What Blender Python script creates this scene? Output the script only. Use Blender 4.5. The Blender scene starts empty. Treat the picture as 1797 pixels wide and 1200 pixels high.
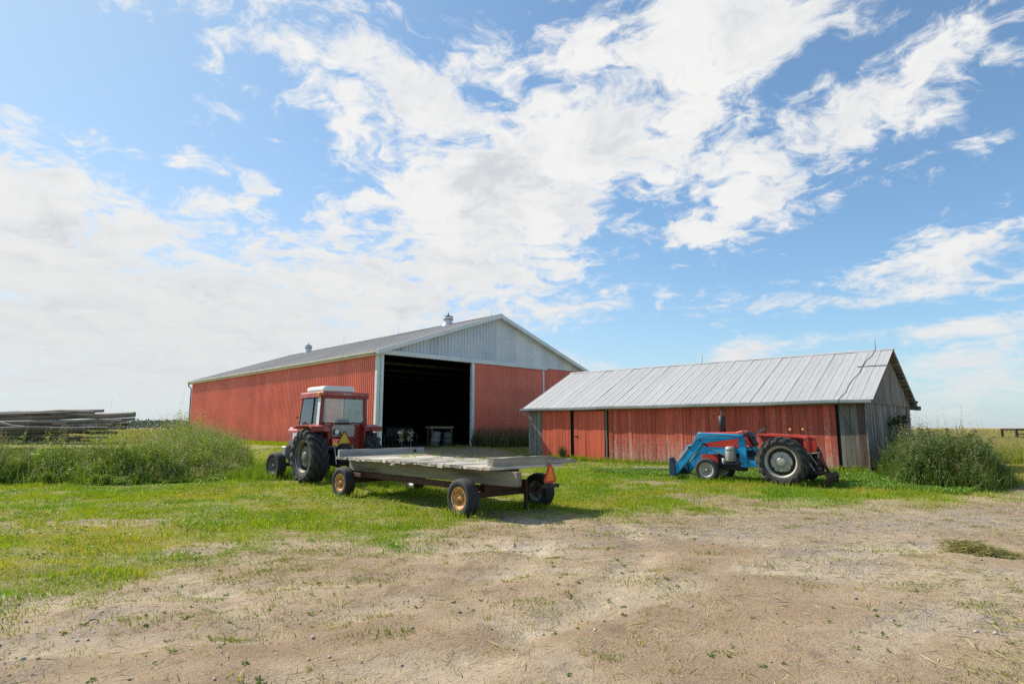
import bpy, bmesh, math, random
import numpy as np
from mathutils import Vector, Matrix
random.seed(7); RNG = np.random.default_rng(11)
scene = bpy.context.scene
COL = scene.collection

# ------------------------------------------------------------------ camera
CAM_H = 1.7; FPX = 1050.2; PITCH = 0.142          # photograph is 1797 x 1200
cam_d = bpy.data.cameras.new('camera'); cam = bpy.data.objects.new('camera', cam_d); COL.objects.link(cam)
cam.location = (0, 0, CAM_H); cam.rotation_euler = (math.pi/2 + PITCH, 0, 0)
cam_d.sensor_width = 36; cam_d.lens = FPX/1797*36; cam_d.clip_end = 8000; cam_d.clip_start = 0.05
scene.camera = cam
def ray(px, py):
    u = (px-898.5)/FPX; v = -(py-600)/FPX; c, s = math.cos(PITCH), math.sin(PITCH)
    return Vector((u, c-v*s, s+v*c))
def atz(px, py, z=0.0):
    d = ray(px, py); return d*((z-CAM_H)/d.z) + Vector((0, 0, CAM_H))
def aty(px, py, y):
    d = ray(px, py); return d*(y/d.y) + Vector((0, 0, CAM_H))

# ------------------------------------------------------------------ node helper
class G:
    def __init__(s, nt): s.nt = nt
    def n(s, t, ins=None, **props):
        nd = s.nt.nodes.new(t)
        for k, v in props.items(): setattr(nd, k, v)
        for k, v in (ins or {}).items(): s.put(nd.inputs[k], v)
        return nd
    def put(s, sock, v):
        if isinstance(v, bpy.types.NodeSocket): s.nt.links.new(v, sock)
        else:
            if sock.type == 'RGBA' and len(v) == 3: v = (*v, 1)
            sock.default_value = v
    def math(s, op, a, b=0.0, c=0.0, clamp=False):
        nd = s.n('ShaderNodeMath', {0: a, 1: b, 2: c}, operation=op); nd.use_clamp = clamp; return nd.outputs[0]
    def vm(s, op, a, b=(0, 0, 0)):
        nd = s.n('ShaderNodeVectorMath', {0: a, 1: b}, operation=op)
        return nd.outputs['Value'] if op in ('DOT_PRODUCT', 'LENGTH', 'DISTANCE') else nd.outputs[0]
    def noise(s, vec, scale, detail=4, rough=.55, lac=2.0, dist=0.0):
        return s.n('ShaderNodeTexNoise', {'Vector': vec, 'Scale': scale, 'Detail': detail, 'Roughness': rough, 'Lacunarity': lac, 'Distortion': dist}).outputs['Fac']
    def noisec(s, vec, scale, detail=3):
        return s.n('ShaderNodeTexNoise', {'Vector': vec, 'Scale': scale, 'Detail': detail}).outputs['Color']
    def mapr(s, v, a, b, c=0.0, d=1.0, smooth=True):
        nd = s.n('ShaderNodeMapRange', {0: v, 1: a, 2: b, 3: c, 4: d}); nd.interpolation_type = 'SMOOTHSTEP' if smooth else 'LINEAR'; nd.clamp = True
        return nd.outputs[0]
    def mix(s, f, a, b, mode='MIX'):
        nd = s.nt.nodes.new('ShaderNodeMix'); nd.data_type = 'RGBA'; nd.blend_type = mode
        s.put(nd.inputs[0], f); s.put(nd.inputs[6], a); s.put(nd.inputs[7], b); return nd.outputs[2]
    def obj(s): return s.n('ShaderNodeTexCoord').outputs['Object']
    def geo(s): return s.n('ShaderNodeNewGeometry').outputs['Position']
    def mapv(s, vec, scale=(1, 1, 1), loc=(0, 0, 0), rot=(0, 0, 0), t='POINT'):
        return s.n('ShaderNodeMapping', {'Vector': vec, 'Location': loc, 'Rotation': rot, 'Scale': scale}, vector_type=t).outputs[0]
    def attr(s, name, out='Fac'): return s.n('ShaderNodeAttribute', attribute_name=name).outputs[out]
    def rand(s): return s.n('ShaderNodeObjectInfo').outputs['Random']
    def bump(s, h, strength=.3, dist=.01, nrm=None):
        ins = {'Height': h, 'Strength': strength, 'Distance': dist}
        if nrm is not None: ins['Normal'] = nrm
        return s.n('ShaderNodeBump', ins).outputs[0]

# ------------------------------------------------------------------ world: sky with broken cloud
SUN_AZ = math.radians(-63)       # measured from +Y, positive to the right
SUN_EL = math.radians(44)
world = bpy.data.worlds.new('World'); scene.world = world; world.use_nodes = True
nt = world.node_tree; nt.nodes.clear(); g = G(nt)
SKY_STRENGTH = 0.12
sky = g.n('ShaderNodeTexSky', sky_type='NISHITA'); sky.sun_disc = False
sky.sun_elevation = SUN_EL; sky.sun_rotation = SUN_AZ; sky.altitude = 250; sky.air_density = 1.0; sky.dust_density = 0.7; sky.ozone_density = 2.5
d = g.n('ShaderNodeTexCoord').outputs['Generated']
sep = g.n('ShaderNodeSeparateXYZ', {0: d}); X, Y, Z = sep.outputs
az = g.math('ARCTAN2', X, Y); el = g.math('ARCSINE', Z)
ae = g.n('ShaderNodeCombineXYZ', {0: az, 1: el, 2: 0.0}).outputs[0]
zz = g.math('ADD', g.math('MAXIMUM', Z, 0.0), 0.24)
pl = g.n('ShaderNodeCombineXYZ', {0: g.math('DIVIDE', X, zz), 1: g.math('DIVIDE', Y, zz), 2: 0.0}).outputs[0]
def azel(px, py):
    r = ray(px, py).normalized(); return math.atan2(r.x, r.y), math.asin(r.z)
# cloud banks: centre and size in the photograph's pixels, turned into azimuth/elevation
BANKS = [
 (820, 205, 330, 150, -8, .42), (1010, 260, 330, 100, 6, .30), (560, 330, 240, 90, 10, .18), (700, 385, 330, 80, 10, .22),
 (620, 8, 60, 18, 0, .30), (640, 110, 170, 60, 6, .16), (1020, 60, 90, 80, 20, .28), (1250, 45, 140, 75, 0, .42), (1230, 170, 170, 70, 15, .18),
 (1420, 265, 240, 66, 28, .40), (1560, 215, 150, 70, 30, .22), (1230, 410, 110, 20, 22, .28), (1640, 110, 190, 120, 20, .24),
 (1760, 245, 90, 26, 12, .34), (1660, 445, 230, 46, 3, .40), (1600, 520, 330, 15, 3, .40), (1640, 578, 330, 17, 1, .40), (1330, 535, 160, 14, 2, .22),
 (1700, 660, 170, 75, 0, .42), (1300, 622, 95, 30, 0, .40), (1060, 640, 90, 24, 0, .20), (1060, 525, 190, 30, 4, .2), (950, 410, 190, 60, 0, .25),
 (130, 350, 290, 95, -12, .34), (60, 470, 220, 110, 0, .30), (330, 560, 420, 130, -8, .34), (800, 480, 260, 110, 0, .34), (120, 650, 420, 130, 0, .30), (640, 620, 330, 90, 0, .25),
 (180, 150, 300, 140, -10, -.34), (330, 440, 130, 34, 0, -.20), (1160, 470, 170, 40, -18, -.30), (1500, 400, 140, 36, 25, -.34), (1370, 575, 260, 28, 0, -.16), (1130, 590, 120, 40, 0, -.20),
 (1690, 320, 140, 30, 15, -.30), (1450, 110, 110, 60, 20, -.20), (880, 20, 140, 40, 0, -.12), (1500, 620, 140, 40, 0, -.1)]
bias = None
for cx, cy, rx, ry, rot, amp in BANKS:
    a0, e0 = azel(cx, cy); a1, _ = azel(cx+rx*.5, cy); a2, _ = azel(cx-rx*.5, cy); _, e1 = azel(cx, cy-ry*.5); _, e2 = azel(cx, cy+ry*.5)
    q = g.mapv(ae, (abs(a1-a2)*1.05, abs(e1-e2)*1.05, 1), (a0, e0, 0), (0, 0, math.radians(rot)), 'TEXTURE')
    e = g.math('POWER', 0.368, g.vm('DOT_PRODUCT', q, q))
    bias = g.math('MULTIPLY', e, amp) if bias is None else g.math('MULTIPLY_ADD', e, amp, bias)
warp = g.vm('ADD', pl, g.vm('SCALE', g.noisec(pl, 4.2, 3)))
wn = warp.node.inputs[1].links[0].from_node; wn.inputs['Scale'].default_value = 0.26
n1 = g.noise(warp, 2.9, 9, .62, 2.1)
n2 = g.noise(g.mapv(warp, (1, 1, 1), (5.3, 1.7, 0)), 12.0, 5, .62)
amp = g.mapr(el, .02, .34, .30, 1.0)
nn = g.math('MULTIPLY', g.math('MULTIPLY_ADD', n1, 1.45, g.math('MULTIPLY_ADD', n2, .95, -1.2)), amp)
dens = g.math('ADD', nn, g.math('MULTIPLY_ADD', bias, .58, .64))
a_cl = g.mapr(dens, .68, .98)
sunv = Vector((math.sin(SUN_AZ)*math.cos(SUN_EL), math.cos(SUN_AZ)*math.cos(SUN_EL), math.sin(SUN_EL)))
n3 = g.noise(g.vm('ADD', warp, (sunv.x*.16, sunv.y*.16, 0)), 2.9, 5, .6, 2.1)
lit = g.mapr(g.math('SUBTRACT', n1, n3), -.18, .12)
thick = g.mapr(dens, .80, 1.15)
shade = g.math('MULTIPLY', thick, g.math('SUBTRACT', 1.0, lit))
CL = 1/SKY_STRENGTH
ccol = g.mix(shade, (.54*CL, .54*CL, .535*CL), (.385*CL, .405*CL, .43*CL)); ccol = g.mix(1.0, ccol, g.n('ShaderNodeCombineXYZ', {0: g.mapr(el, .0, .40, .91, 1.0), 1: g.mapr(el, .0, .40, .915, 1.0), 2: g.mapr(el, .0, .40, .925, 1.0)}).outputs[0], 'MULTIPLY')
hz = g.math('POWER', 0.368, g.math('DIVIDE', g.math('MAXIMUM', el, 0.0), .10))
skyc = g.mix(.10, g.mix(1.0, sky.outputs[0], (.53, .78, .86), 'MULTIPLY'), (.42*CL, .45*CL, .47*CL))
ga, ge = SUN_AZ, SUN_EL; gq = g.mapv(ae, (.74, .55, 1), (ga, ge, 0), (0, 0, 0), 'TEXTURE')
skyc = g.mix(g.math('MULTIPLY', g.math('POWER', 0.368, g.vm('DOT_PRODUCT', gq, gq)), .85), skyc, (.30*CL, .375*CL, .455*CL))
base = g.mix(g.math('MULTIPLY', hz, .58), skyc, (.36*CL, .415*CL, .45*CL))
col = g.mix(a_cl, base, ccol)
va, ve = azel(230, 690); vq = g.mapv(ae, (.62, .24, 1), (va, ve, 0), (0, 0, 0), 'TEXTURE')
col = g.mix(g.math('MULTIPLY', g.math('POWER', 0.368, g.vm('DOT_PRODUCT', vq, vq)), .62), col, (.445*CL, .455*CL, .46*CL))
col = g.mix(g.math('MULTIPLY', g.math('POWER', 0.368, g.math('DIVIDE', g.math('MAXIMUM', el, 0.0), .05)), .5), col, (.37*CL, .40*CL, .425*CL))
bg = g.n('ShaderNodeBackground', {'Color': col, 'Strength': SKY_STRENGTH})
out = g.n('ShaderNodeOutputWorld'); nt.links.new(bg.outputs[0], out.inputs[0])
world.cycles.sampling_method = 'MANUAL'; world.cycles.sample_map_resolution = 512

# ------------------------------------------------------------------ sun and exposure
sd = bpy.data.lights.new('sun', 'SUN'); sun = bpy.data.objects.new('sun', sd); COL.objects.link(sun)
sd.energy = 3.7; sd.angle = math.radians(0.53); sd.color = (1.0, .935, .82)
sun.rotation_euler = (-sunv).to_track_quat('-Z', 'Y').to_euler()
sun.location = (-30, 30, 40)
scene.view_settings.view_transform = 'Standard'; scene.view_settings.look = 'None'
scene.view_settings.exposure = 0.74; scene.view_settings.gamma = 1
scene.render.resolution_x = 1024; scene.render.resolution_y = 683
scene.cycles.use_denoising = False; scene.render.filter_size = 1.1
scene.cycles.max_bounces = 6; scene.cycles.sample_clamp_indirect = 4.0; scene.cycles.transparent_max_bounces = 12

# ------------------------------------------------------------------ mesh helper
class MB:
    def __init__(s): s.v = []; s.f = []; s.m = []; s.sm = []
    def add(s, verts, faces, m=0, smooth=False, M=None):
        o = len(s.v)
        s.v += [tuple(M @ Vector(p)) if M is not None else tuple(p) for p in verts]
        s.f += [tuple(i+o for i in f) for f in faces]; s.m += [m]*len(faces); s.sm += [smooth]*len(faces)
        return s
    def box(s, c, z, m=0, M=None):
        x, y, w = z[0]/2, z[1]/2, z[2]/2
        v = [(c[0]+i*x, c[1]+j*y, c[2]+k*w) for k in (-1, 1) for j in (-1, 1) for i in (-1, 1)]
        return s.add(v, [(0, 2, 3, 1), (4, 5, 7, 6), (0, 1, 5, 4), (2, 6, 7, 3), (0, 4, 6, 2), (1, 3, 7, 5)], m, False, M)
    def bx(s, x0, x1, y0, y1, z0, z1, m=0, M=None):
        return s.box(((x0+x1)/2, (y0+y1)/2, (z0+z1)/2), (x1-x0, y1-y0, z1-z0), m, M)
    def frame(s, p0, p1, up=(0, 0, 1)):
        p0, p1 = Vector(p0), Vector(p1); d = (p1-p0).normalized(); up = Vector(up)
        if abs(d.dot(up)) > .98: up = Vector((0, 1, 0))
        a = d.cross(up).normalized(); b = a.cross(d); return d, a, b
    def beam(s, p0, p1, w, h, m=0, up=(0, 0, 1), w1=None, h1=None):
        d, a, b = s.frame(p0, p1, up); v = []
        for p, ww, hh in ((Vector(p0), w, h), (Vector(p1), w1 or w, h1 or h)):
            for i, j in ((-1, -1), (1, -1), (1, 1), (-1, 1)): v.append(p+a*(i*ww/2)+b*(j*hh/2))
        return s.add(v, [(3, 2, 1, 0), (4, 5, 6, 7), (0, 1, 5, 4), (1, 2, 6, 5), (2, 3, 7, 6), (3, 0, 4, 7)], m)
    def rough(s, p0, p1, w, h, n=8, j=.01, m=0, up=(0, 0, 1), taper=1.0, end=0.0, seed=0):
        r = random.Random(seed); d, a, b = s.frame(p0, p1, up); p0, p1 = Vector(p0), Vector(p1); v = []; f = []
        sh = [(-1, -.9), (-.9, -1), (.9, -1), (1, -.9), (1, .9), (.9, 1), (-.9, 1), (-1, .9)]
        for k in range(n+1):
            t = k/n; sc = 1+(taper-1)*t; p = p0.lerp(p1, t); off = (r.uniform(-j, j)*.6, r.uniform(-j, j)*.6)
            for q in sh:
                e = d*(r.uniform(-end, end) if k in (0, n) else 0)
                v.append(p+e+a*(q[0]*w/2*sc+off[0]+r.uniform(-j, j)*.5)+b*(q[1]*h/2*sc+off[1]+r.uniform(-j, j)*.5))
        for k in range(n):
            for i in range(8): f.append((k*8+i, k*8+(i+1) % 8, k*8+8+(i+1) % 8, k*8+8+i))
        f.append(tuple(range(7, -1, -1))); f.append(tuple(range(n*8, n*8+8)))
        return s.add(v, f, m)
    def tube(s, pts, r, n=8, m=0, cap=True, smooth=True, jit=0, seed=0):
        pts = [Vector(p) for p in pts]; rr = r if isinstance(r, (list, tuple)) else [r]*len(pts); v = []; f = []; ref = None; q = random.Random(seed)
        for k, p in enumerate(pts):
            d = (pts[min(k+1, len(pts)-1)]-pts[max(k-1, 0)]).normalized()
            if ref is None: ref = Vector((0, 0, 1)) if abs(d.z) < .9 else Vector((1, 0, 0))
            a = d.cross(ref).normalized(); b = a.cross(d).normalized(); ref = b
            for i in range(n):
                t = 2*math.pi*i/n; z = rr[k]*(1+q.uniform(-jit, jit)); v.append(p+a*(math.cos(t)*z)+b*(math.sin(t)*z))
        for k in range(len(pts)-1):
            for i in range(n): f.append((k*n+i, k*n+(i+1) % n, (k+1)*n+(i+1) % n, (k+1)*n+i))
        s.add(v, f, m, smooth)
        if cap: s.add(v[:n], [tuple(range(n-1, -1, -1))], m); s.add(v[-n:], [tuple(range(n))], m)
        return s
    def lathe(s, prof, n=32, m=0, axis='Z', M=None, smooth=True, sharp=()):
        v = []; f = []
        for h, r in prof:
            for i in range(n):
                t = 2*math.pi*i/n; c, q = r*math.cos(t), r*math.sin(t)
                v.append((c, q, h) if axis == 'Z' else (h, c, q) if axis == 'X' else (q, h, c))
        for k in range(len(prof)-1):
            for i in range(n): f.append((k*n+i, k*n+(i+1) % n, (k+1)*n+(i+1) % n, (k+1)*n+i))
        return s.add(v, f, m, smooth, M)
    def prism(s, poly, lo, hi, plane='YZ', m=0, M=None):
        P = {'YZ': lambda a, b, t: (t, a, b), 'XZ': lambda a, b, t: (a, t, b), 'XY': lambda a, b, t: (a, b, t)}[plane]; n = len(poly)
        v = [P(a, b, lo) for a, b in poly]+[P(a, b, hi) for a, b in poly]
        f = [tuple(range(n)), tuple(range(2*n-1, n-1, -1))]+[(i, i+n, (i+1) % n+n, (i+1) % n) for i in range(n)]
        return s.add(v, f, m, False, M)
    def build(s, name, mats, parent=None, bevel=0.0, loc=None, rot=None, fix=True):
        me = bpy.data.meshes.new(name); me.from_pydata(s.v, [], s.f)
        mats = mats if isinstance(mats, (list, tuple)) else [mats]
        for q in mats: me.materials.append(q)
        me.polygons.foreach_set('material_index', s.m); me.polygons.foreach_set('use_smooth', s.sm)
        if bevel or fix:
            bm = bmesh.new(); bm.from_mesh(me)
            if fix: bmesh.ops.recalc_face_normals(bm, faces=bm.faces)
            if bevel:
                ed = [e for e in bm.edges if len(e.link_faces) == 2 and e.calc_face_angle(0) > .6]
                bmesh.ops.bevel(bm, geom=ed, offset=bevel, segments=1, affect='EDGES', clamp_overlap=True)
            bm.to_mesh(me); bm.free()
        return link(name, me, parent, loc, rot)
def link(name, me, parent=None, loc=None, rot=None):
    o = bpy.data.objects.new(name, me); COL.objects.link(o)
    if parent is not None: o.parent = parent
    if loc is not None: o.location = loc
    if rot is not None: o.rotation_euler = rot
    return o
def tag(o, label, cat=None, group=None, kind=None):
    if label: o['label'] = label
    if cat: o['category'] = cat
    if group: o['group'] = group
    if kind: o['kind'] = kind
    return o
def thing(name, label, cat, loc=(0, 0, 0), rotz=0.0, group=None):
    o = bpy.data.objects.new(name, None); COL.objects.link(o); o.location = loc; o.rotation_euler = (0, 0, rotz); o.empty_display_size = .3
    return tag(o, label, cat, group)

# ------------------------------------------------------------------ materials
def material(name, fn):
    m = bpy.data.materials.new(name); m.use_nodes = True; nt = m.node_tree; nt.nodes.clear(); g = G(nt)
    o = nt.nodes.new('ShaderNodeOutputMaterial'); sh = fn(g); nt.links.new(sh, o.inputs[0]); return m
def P(g, col, rough=.6, metal=0.0, nrm=None, spec=.5, **kw):
    ins = {'Base Color': col, 'Roughness': rough, 'Metallic': metal, 'Specular IOR Level': spec}
    if nrm is not None: ins['Normal'] = nrm
    ins.update(kw); return g.n('ShaderNodeBsdfPrincipled', ins).outputs[0]
def worn(name, a, b, rough=.6, metal=0.0, scale=3.0, bump=.15, spot=None, spot_lo=.62, spec=.5, stretch=(1, 1, 1), bd=.006, rr=.15):
    def fn(g):
        v = g.mapv(g.obj(), stretch); f = g.noise(v, scale, 6, .62); col = g.mix(g.mapr(f, .32, .68), a, b)
        f2 = g.noise(v, scale*5.3, 5, .6)
        col = g.mix(g.math('MULTIPLY', g.mapr(f2, .4, .75), .35), col, b)
        if spot: col = g.mix(g.mapr(g.noise(v, scale*2.1, 8, .7), spot_lo, spot_lo+.08), col, spot)
        return P(g, col, g.math('MULTIPLY_ADD', f2, rr, rough-rr/2), metal, g.bump(f2, bump, bd) if bump else None, spec)
    return material(name, fn)
def wood(name, a, b, c, axis=2, dens=1.0, rnd=.25, peel=None, peel_lo=.55, low=None, rough=.85, bump=.5):
    """grained wood; per-board tint from the object's random; optional paint worn off to bare grey"""
    def fn(g):
        r = g.rand(); o = g.vm('ADD', g.obj(), g.n('ShaderNodeCombineXYZ', {0: g.math('MULTIPLY', r, 17.0), 1: g.math('MULTIPLY', r, 31.0), 2: g.math('MULTIPLY', r, 11.0)}).outputs[0])
        st = [26*dens]*3; st[axis] = 1.1*dens; gr = g.noise(g.mapv(o, st), 1.0, 8, .65)
        st2 = [5]*3; st2[axis] = .6; gr2 = g.noise(g.mapv(o, st2), 1.0, 6, .6)
        col = g.mix(g.mapr(gr, .3, .72), a, b); col = g.mix(g.mapr(gr2, .45, .7), col, c)
        col = g.mix(g.math('MULTIPLY', g.mapr(gr, .60, .68), .5), col, (c[0]*.4, c[1]*.4, c[2]*.4))
        if peel:
            pn = g.math('MULTIPLY_ADD', gr, .55, g.math('MULTIPLY', g.noise(g.mapv(o, [9, 9, 9]), 1.0, 9, .72), .5))
            pn = g.math('MULTIPLY_ADD', r, .06, pn)
            if low:
                z = g.n('ShaderNodeSeparateXYZ', {0: g.obj()}).outputs[2]
                pn = g.math('ADD', pn, g.mapr(z, low[0], low[1], low[2], 0.0))
            col = g.mix(g.math('MULTIPLY', g.mapr(pn, peel_lo, peel_lo+.12), .85), col, peel)
        k = g.math('MULTIPLY_ADD', r, rnd*2, 1-rnd)
        col = g.mix(1.0, col, g.n('ShaderNodeCombineXYZ', {0: k, 1: k, 2: k}).outputs[0], 'MULTIPLY')
        return P(g, col, rough, 0, g.bump(gr, bump, .006), .3)
    return material(name, fn)
def glassy(name, tint=(.75, .82, .84), amt=.42):
    def fn(g):
        t = g.n('ShaderNodeBsdfTransparent', {'Color': tint}).outputs[0]; r = g.n('ShaderNodeBsdfGlossy', {'Color': (.9, .95, 1), 'Roughness': .04}).outputs[0]
        dd = g.n('ShaderNodeBsdfDiffuse', {'Color': (.6, .66, .68)}).outputs[0]
        fr = g.math('MULTIPLY_ADD', g.n('ShaderNodeFresnel', {'IOR': 1.5}).outputs[0], 1.1, .06)
        m1 = g.n('ShaderNodeMixShader', {0: amt, 1: t, 2: dd}).outputs[0]
        return g.n('ShaderNodeMixShader', {0: fr, 1: m1, 2: r}).outputs[0]
    return material(name, fn)
def leafy(name, rough=.55, trans=.35):
    def fn(g):
        c = g.attr('col', 'Color'); p = P(g, c, rough, 0, None, .35)
        t = g.n('ShaderNodeBsdfTranslucent', {'Color': g.mix(1.0, c, (1.25, 1.2, .55), 'MULTIPLY')}).outputs[0]
        return g.n('ShaderNodeMixShader', {0: trans, 1: p, 2: t}).outputs[0]
    return material(name, fn)
def siding(name, a, b, rough=.45, dirt=(.30, .2, .15), dz=1.0, metal=0.0):
    def fn(g):
        o = g.obj(); f = g.noise(g.mapv(o, (.25, .25, .5)), 1.0, 5, .6); st = g.noise(g.mapv(o, (7, 7, .35)), 1.0, 6, .6)
        col = g.mix(g.mapr(f, .35, .65), a, b); col = g.mix(g.math('MULTIPLY', g.mapr(st, .55, .8), .25), col, dirt)
        z = g.n('ShaderNodeSeparateXYZ', {0: o}).outputs[2]; low = g.mapr(g.math('MULTIPLY_ADD', st, -.8, z), -.4, dz, .5, 0.0)
        col = g.mix(low, col, dirt)
        sx = g.n('ShaderNodeSeparateXYZ', {0: o}); u = g.math('ADD', sx.outputs[0], sx.outputs[1]); sh = g.n('ShaderNodeTexWhiteNoise', {'W': g.math('FLOOR', g.math('DIVIDE', u, .86))}, noise_dimensions='1D').outputs[0]
        k = g.math('MULTIPLY_ADD', sh, .17, .90); col = g.mix(1.0, col, g.n('ShaderNodeCombineXYZ', {0: k, 1: k, 2: k}).outputs[0], 'MULTIPLY')
        sc = g.math('MULTIPLY', g.mapr(g.math('PINGPONG', z, .61), .012, .03, .30, 0.0), g.mapr(g.math('PINGPONG', u, .107), .02, .04, 1.0, 0.0)); col = g.mix(sc, col, (.16, .12, .10))
        return P(g, col, g.math('MULTIPLY_ADD', f, .2, rough-.1), metal, g.bump(g.noise(o, 2.5, 2), .06, .02), .4)
    return material(name, fn)
RED = siding('red_steel', (.80, .20, .115), (.71, .165, .10), .42, (.55, .18, .12))
WHITE = siding('white_steel', (.70, .72, .71), (.62, .65, .65), .42, (.42, .44, .43))
GALV = siding('galvanised_steel', (.60, .635, .66), (.52, .56, .60), .40, (.33, .37, .40))
TRIM = worn('white_trim', (.74, .76, .74), (.62, .65, .62), .45, 0, 1.2, .05, (.38, .36, .30), .68)
CREAM = worn('cream_trim', (.66, .64, .53), (.50, .50, .38), .5, 0, 1.5, .05, (.26, .27, .16), .63)
ROOFTAN = siding('barn_roof_steel', (.36, .335, .31), (.29, .265, .245), .5, (.16, .13, .11))
INSHADE = worn('dark_interior', (.030, .030, .029), (.045, .043, .040), .9, 0, 1.2, .1)  # near-black colour carries the shade inside the barn
BARNWOOD = worn('inside_timber', (.14, .11, .08), (.09, .07, .05), .9, 0, 3, .2)
BARNFLOOR = worn('barn_floor', (.12, .10, .075), (.08, .068, .05), .95, 0, 2, .3)
REDWOOD = wood('red_barn_board', (.62, .12, .066), (.50, .088, .052), (.34, .07, .046), 2, 1, .22, (.50, .31, .24), .60, (0.0, 2.0, .14), .8, .6)
DOORWOOD = wood('red_door_board', (.72, .145, .075), (.62, .115, .06), (.56, .11, .06), 2, 1, .10, (.34, .19, .13), .66, (0.0, 1.4, .07), .75, .5)
GREYWOOD = wood('grey_barn_board', (.20, .17, .135), (.33, .285, .235), (.11, .09, .07), 2, 1, .30)
BROWNWOOD = wood('brown_board', (.13, .08, .055), (.19, .13, .09), (.085, .055, .04), 2, 1, .15)
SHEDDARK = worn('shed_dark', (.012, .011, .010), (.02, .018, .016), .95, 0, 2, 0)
def shedroof(g):
    r = g.rand(); o = g.vm('ADD', g.obj(), g.n('ShaderNodeCombineXYZ', {0: g.math('MULTIPLY', r, 40.0), 1: 0.0, 2: 0.0}).outputs[0])
    f = g.noise(g.mapv(o, (3, .7, 1)), 1.5, 6, .65); f2 = g.noise(g.mapv(o, (14, 1.2, 1)), 1.5, 6, .6)
    col = g.mix(g.mapr(f, .3, .7), (.43, .427, .425), (.38, .377, .375)); col = g.mix(g.math('MULTIPLY', g.mapr(f2, .52, .75), .35), col, (.31, .305, .30))
    col = g.mix(g.math('MULTIPLY', g.mapr(g.noise(o, 1.3, 7, .7), .62, .74), .4), col, (.34, .30, .27))
    k = g.math('MULTIPLY_ADD', r, .09, .955); col = g.mix(1.0, col, g.n('ShaderNodeCombineXYZ', {0: k, 1: k, 2: k}).outputs[0], 'MULTIPLY')
    return P(g, col, g.math('MULTIPLY_ADD', f, .2, .50), .10, g.bump(f, .12, .02), .5)
SHEDROOF = material('shed_roof_steel', shedroof)
GUTTER = worn('aluminium_gutter', (.46, .48, .49), (.36, .38, .39), .4, .5, 2, .05, (.22, .21, .19), .66)
CONC = worn('concrete', (.42, .40, .36), (.30, .29, .26), .9, 0, 6, .3)
RUBBER = worn('tyre_rubber', (.022, .022, .023), (.036, .035, .034), .78, 0, 6, .2, (.075, .068, .058), .70)
RUBBERD = worn('dusty_tyre_rubber', (.032, .031, .030), (.055, .051, .046), .85, 0, 5, .2, (.10, .09, .075), .68)
RIMGREY = worn('grey_rim_paint', (.47, .44, .37), (.36, .335, .28), .5, .1, 5, .1, (.16, .13, .10), .66)
RIMORANGE = worn('rusty_orange_rim', (.72, .40, .14), (.58, .27, .07), .6, 0, 7, .3, (.20, .075, .025), .56)
TRED = worn('tractor_red', (.70, .055, .03), (.60, .05, .028), .38, 0, 3, .06, (.34, .08, .05), .62)
TDARKRED = worn('faded_tractor_red', (.50, .13, .105), (.36, .07, .058), .45, 0, 3, .05, (.22, .06, .05), .68)
TMAROONSHADE = worn('maroon_paint', (.28, .028, .022), (.22, .023, .018), .42, 0, 3, .05, (.12, .03, .025), .68)  # tractor red darkened for the shaded rear, shade put into the colour
TWHITE = worn('cab_white', (.78, .77, .74), (.68, .67, .64), .45, 0, 3, .04, (.45, .40, .35), .72)
BLUE = worn('loader_blue', (.004, .31, .60), (.005, .25, .50), .42, 0, 3.5, .08, (.06, .12, .17), .60)
DARKBLUE = worn('dark_blue', (.012, .045, .095), (.01, .035, .07), .5, 0, 4, .06, (.05, .05, .05), .66)
IRON = worn('black_iron', (.025, .024, .023), (.04, .037, .034), .55, .4, 6, .2, (.09, .055, .035), .64)
RUST = worn('rusty_iron', (.10, .040, .024), (.065, .028, .019), .8, .2, 6, .3, (.15, .07, .04), .62)
CHROME = worn('bare_steel', (.55, .53, .50), (.42, .40, .37), .3, .9, 8, .05, (.22, .17, .12), .68)
CAN = worn('grey_can', (.42, .41, .38), (.32, .31, .29), .5, .25, 6, .1, (.2, .17, .14), .62)
GREYPAINT = worn('grey_paint', (.22, .22, .21), (.15, .15, .145), .55, .1, 5, .1)
ORANGE = worn('fluorescent_orange', (1.0, .24, .02), (1.0, .22, .018), .5, 0, 3, .02)
REFRED = worn('red_reflector', (.62, .035, .012), (.5, .03, .012), .35, 0, 8, .05)
YELLOW = worn('faded_yellow', (.72, .47, .025), (.64, .40, .02), .55, 0, 5, .03, (.45, .28, .03), .7)
AMBER = worn('amber_lens', (.85, .36, .08), (.75, .28, .05), .25, 0, 6, .02)
LENS = worn('lamp_lens', (.72, .72, .70), (.6, .6, .58), .15, .2, 6, .02)
SEAL = worn('pale_seal', (.55, .53, .49), (.45, .43, .40), .6, 0, 8, .05)
GLASS = glassy('cab_glass', (.86, .92, .93), .04); GLASSD = glassy('dusty_glass', (.6, .62, .6), .25)
RIMDULL = worn('dull_grey_rim', (.22, .20, .17), (.15, .135, .115), .6, .2, 6, .15, (.09, .06, .04), .62)
DECK = wood('bleached_deck_plank', (.42, .37, .30), (.58, .53, .45), (.27, .235, .185), 0, 1, .24)
SILL = wood('weathered_sill_timber', (.20, .18, .125), (.29, .26, .185), (.115, .10, .065), 1, .8, .1)
BEAMG = wood('grey_beam', (.29, .285, .28), (.39, .38, .365), (.20, .19, .18), 0, .9, .1)
BEAMR = wood('rough_old_beam', (.27, .24, .19), (.42, .38, .31), (.13, .115, .085), 0, .9, .1)
LOG = wood('weathered_pole', (.19, .16, .125), (.33, .285, .23), (.085, .068, .05), 0, .8, .22)
CUT = worn('log_cut_end', (.33, .28, .21), (.20, .165, .12), .9, 0, 7, .3)
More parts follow.
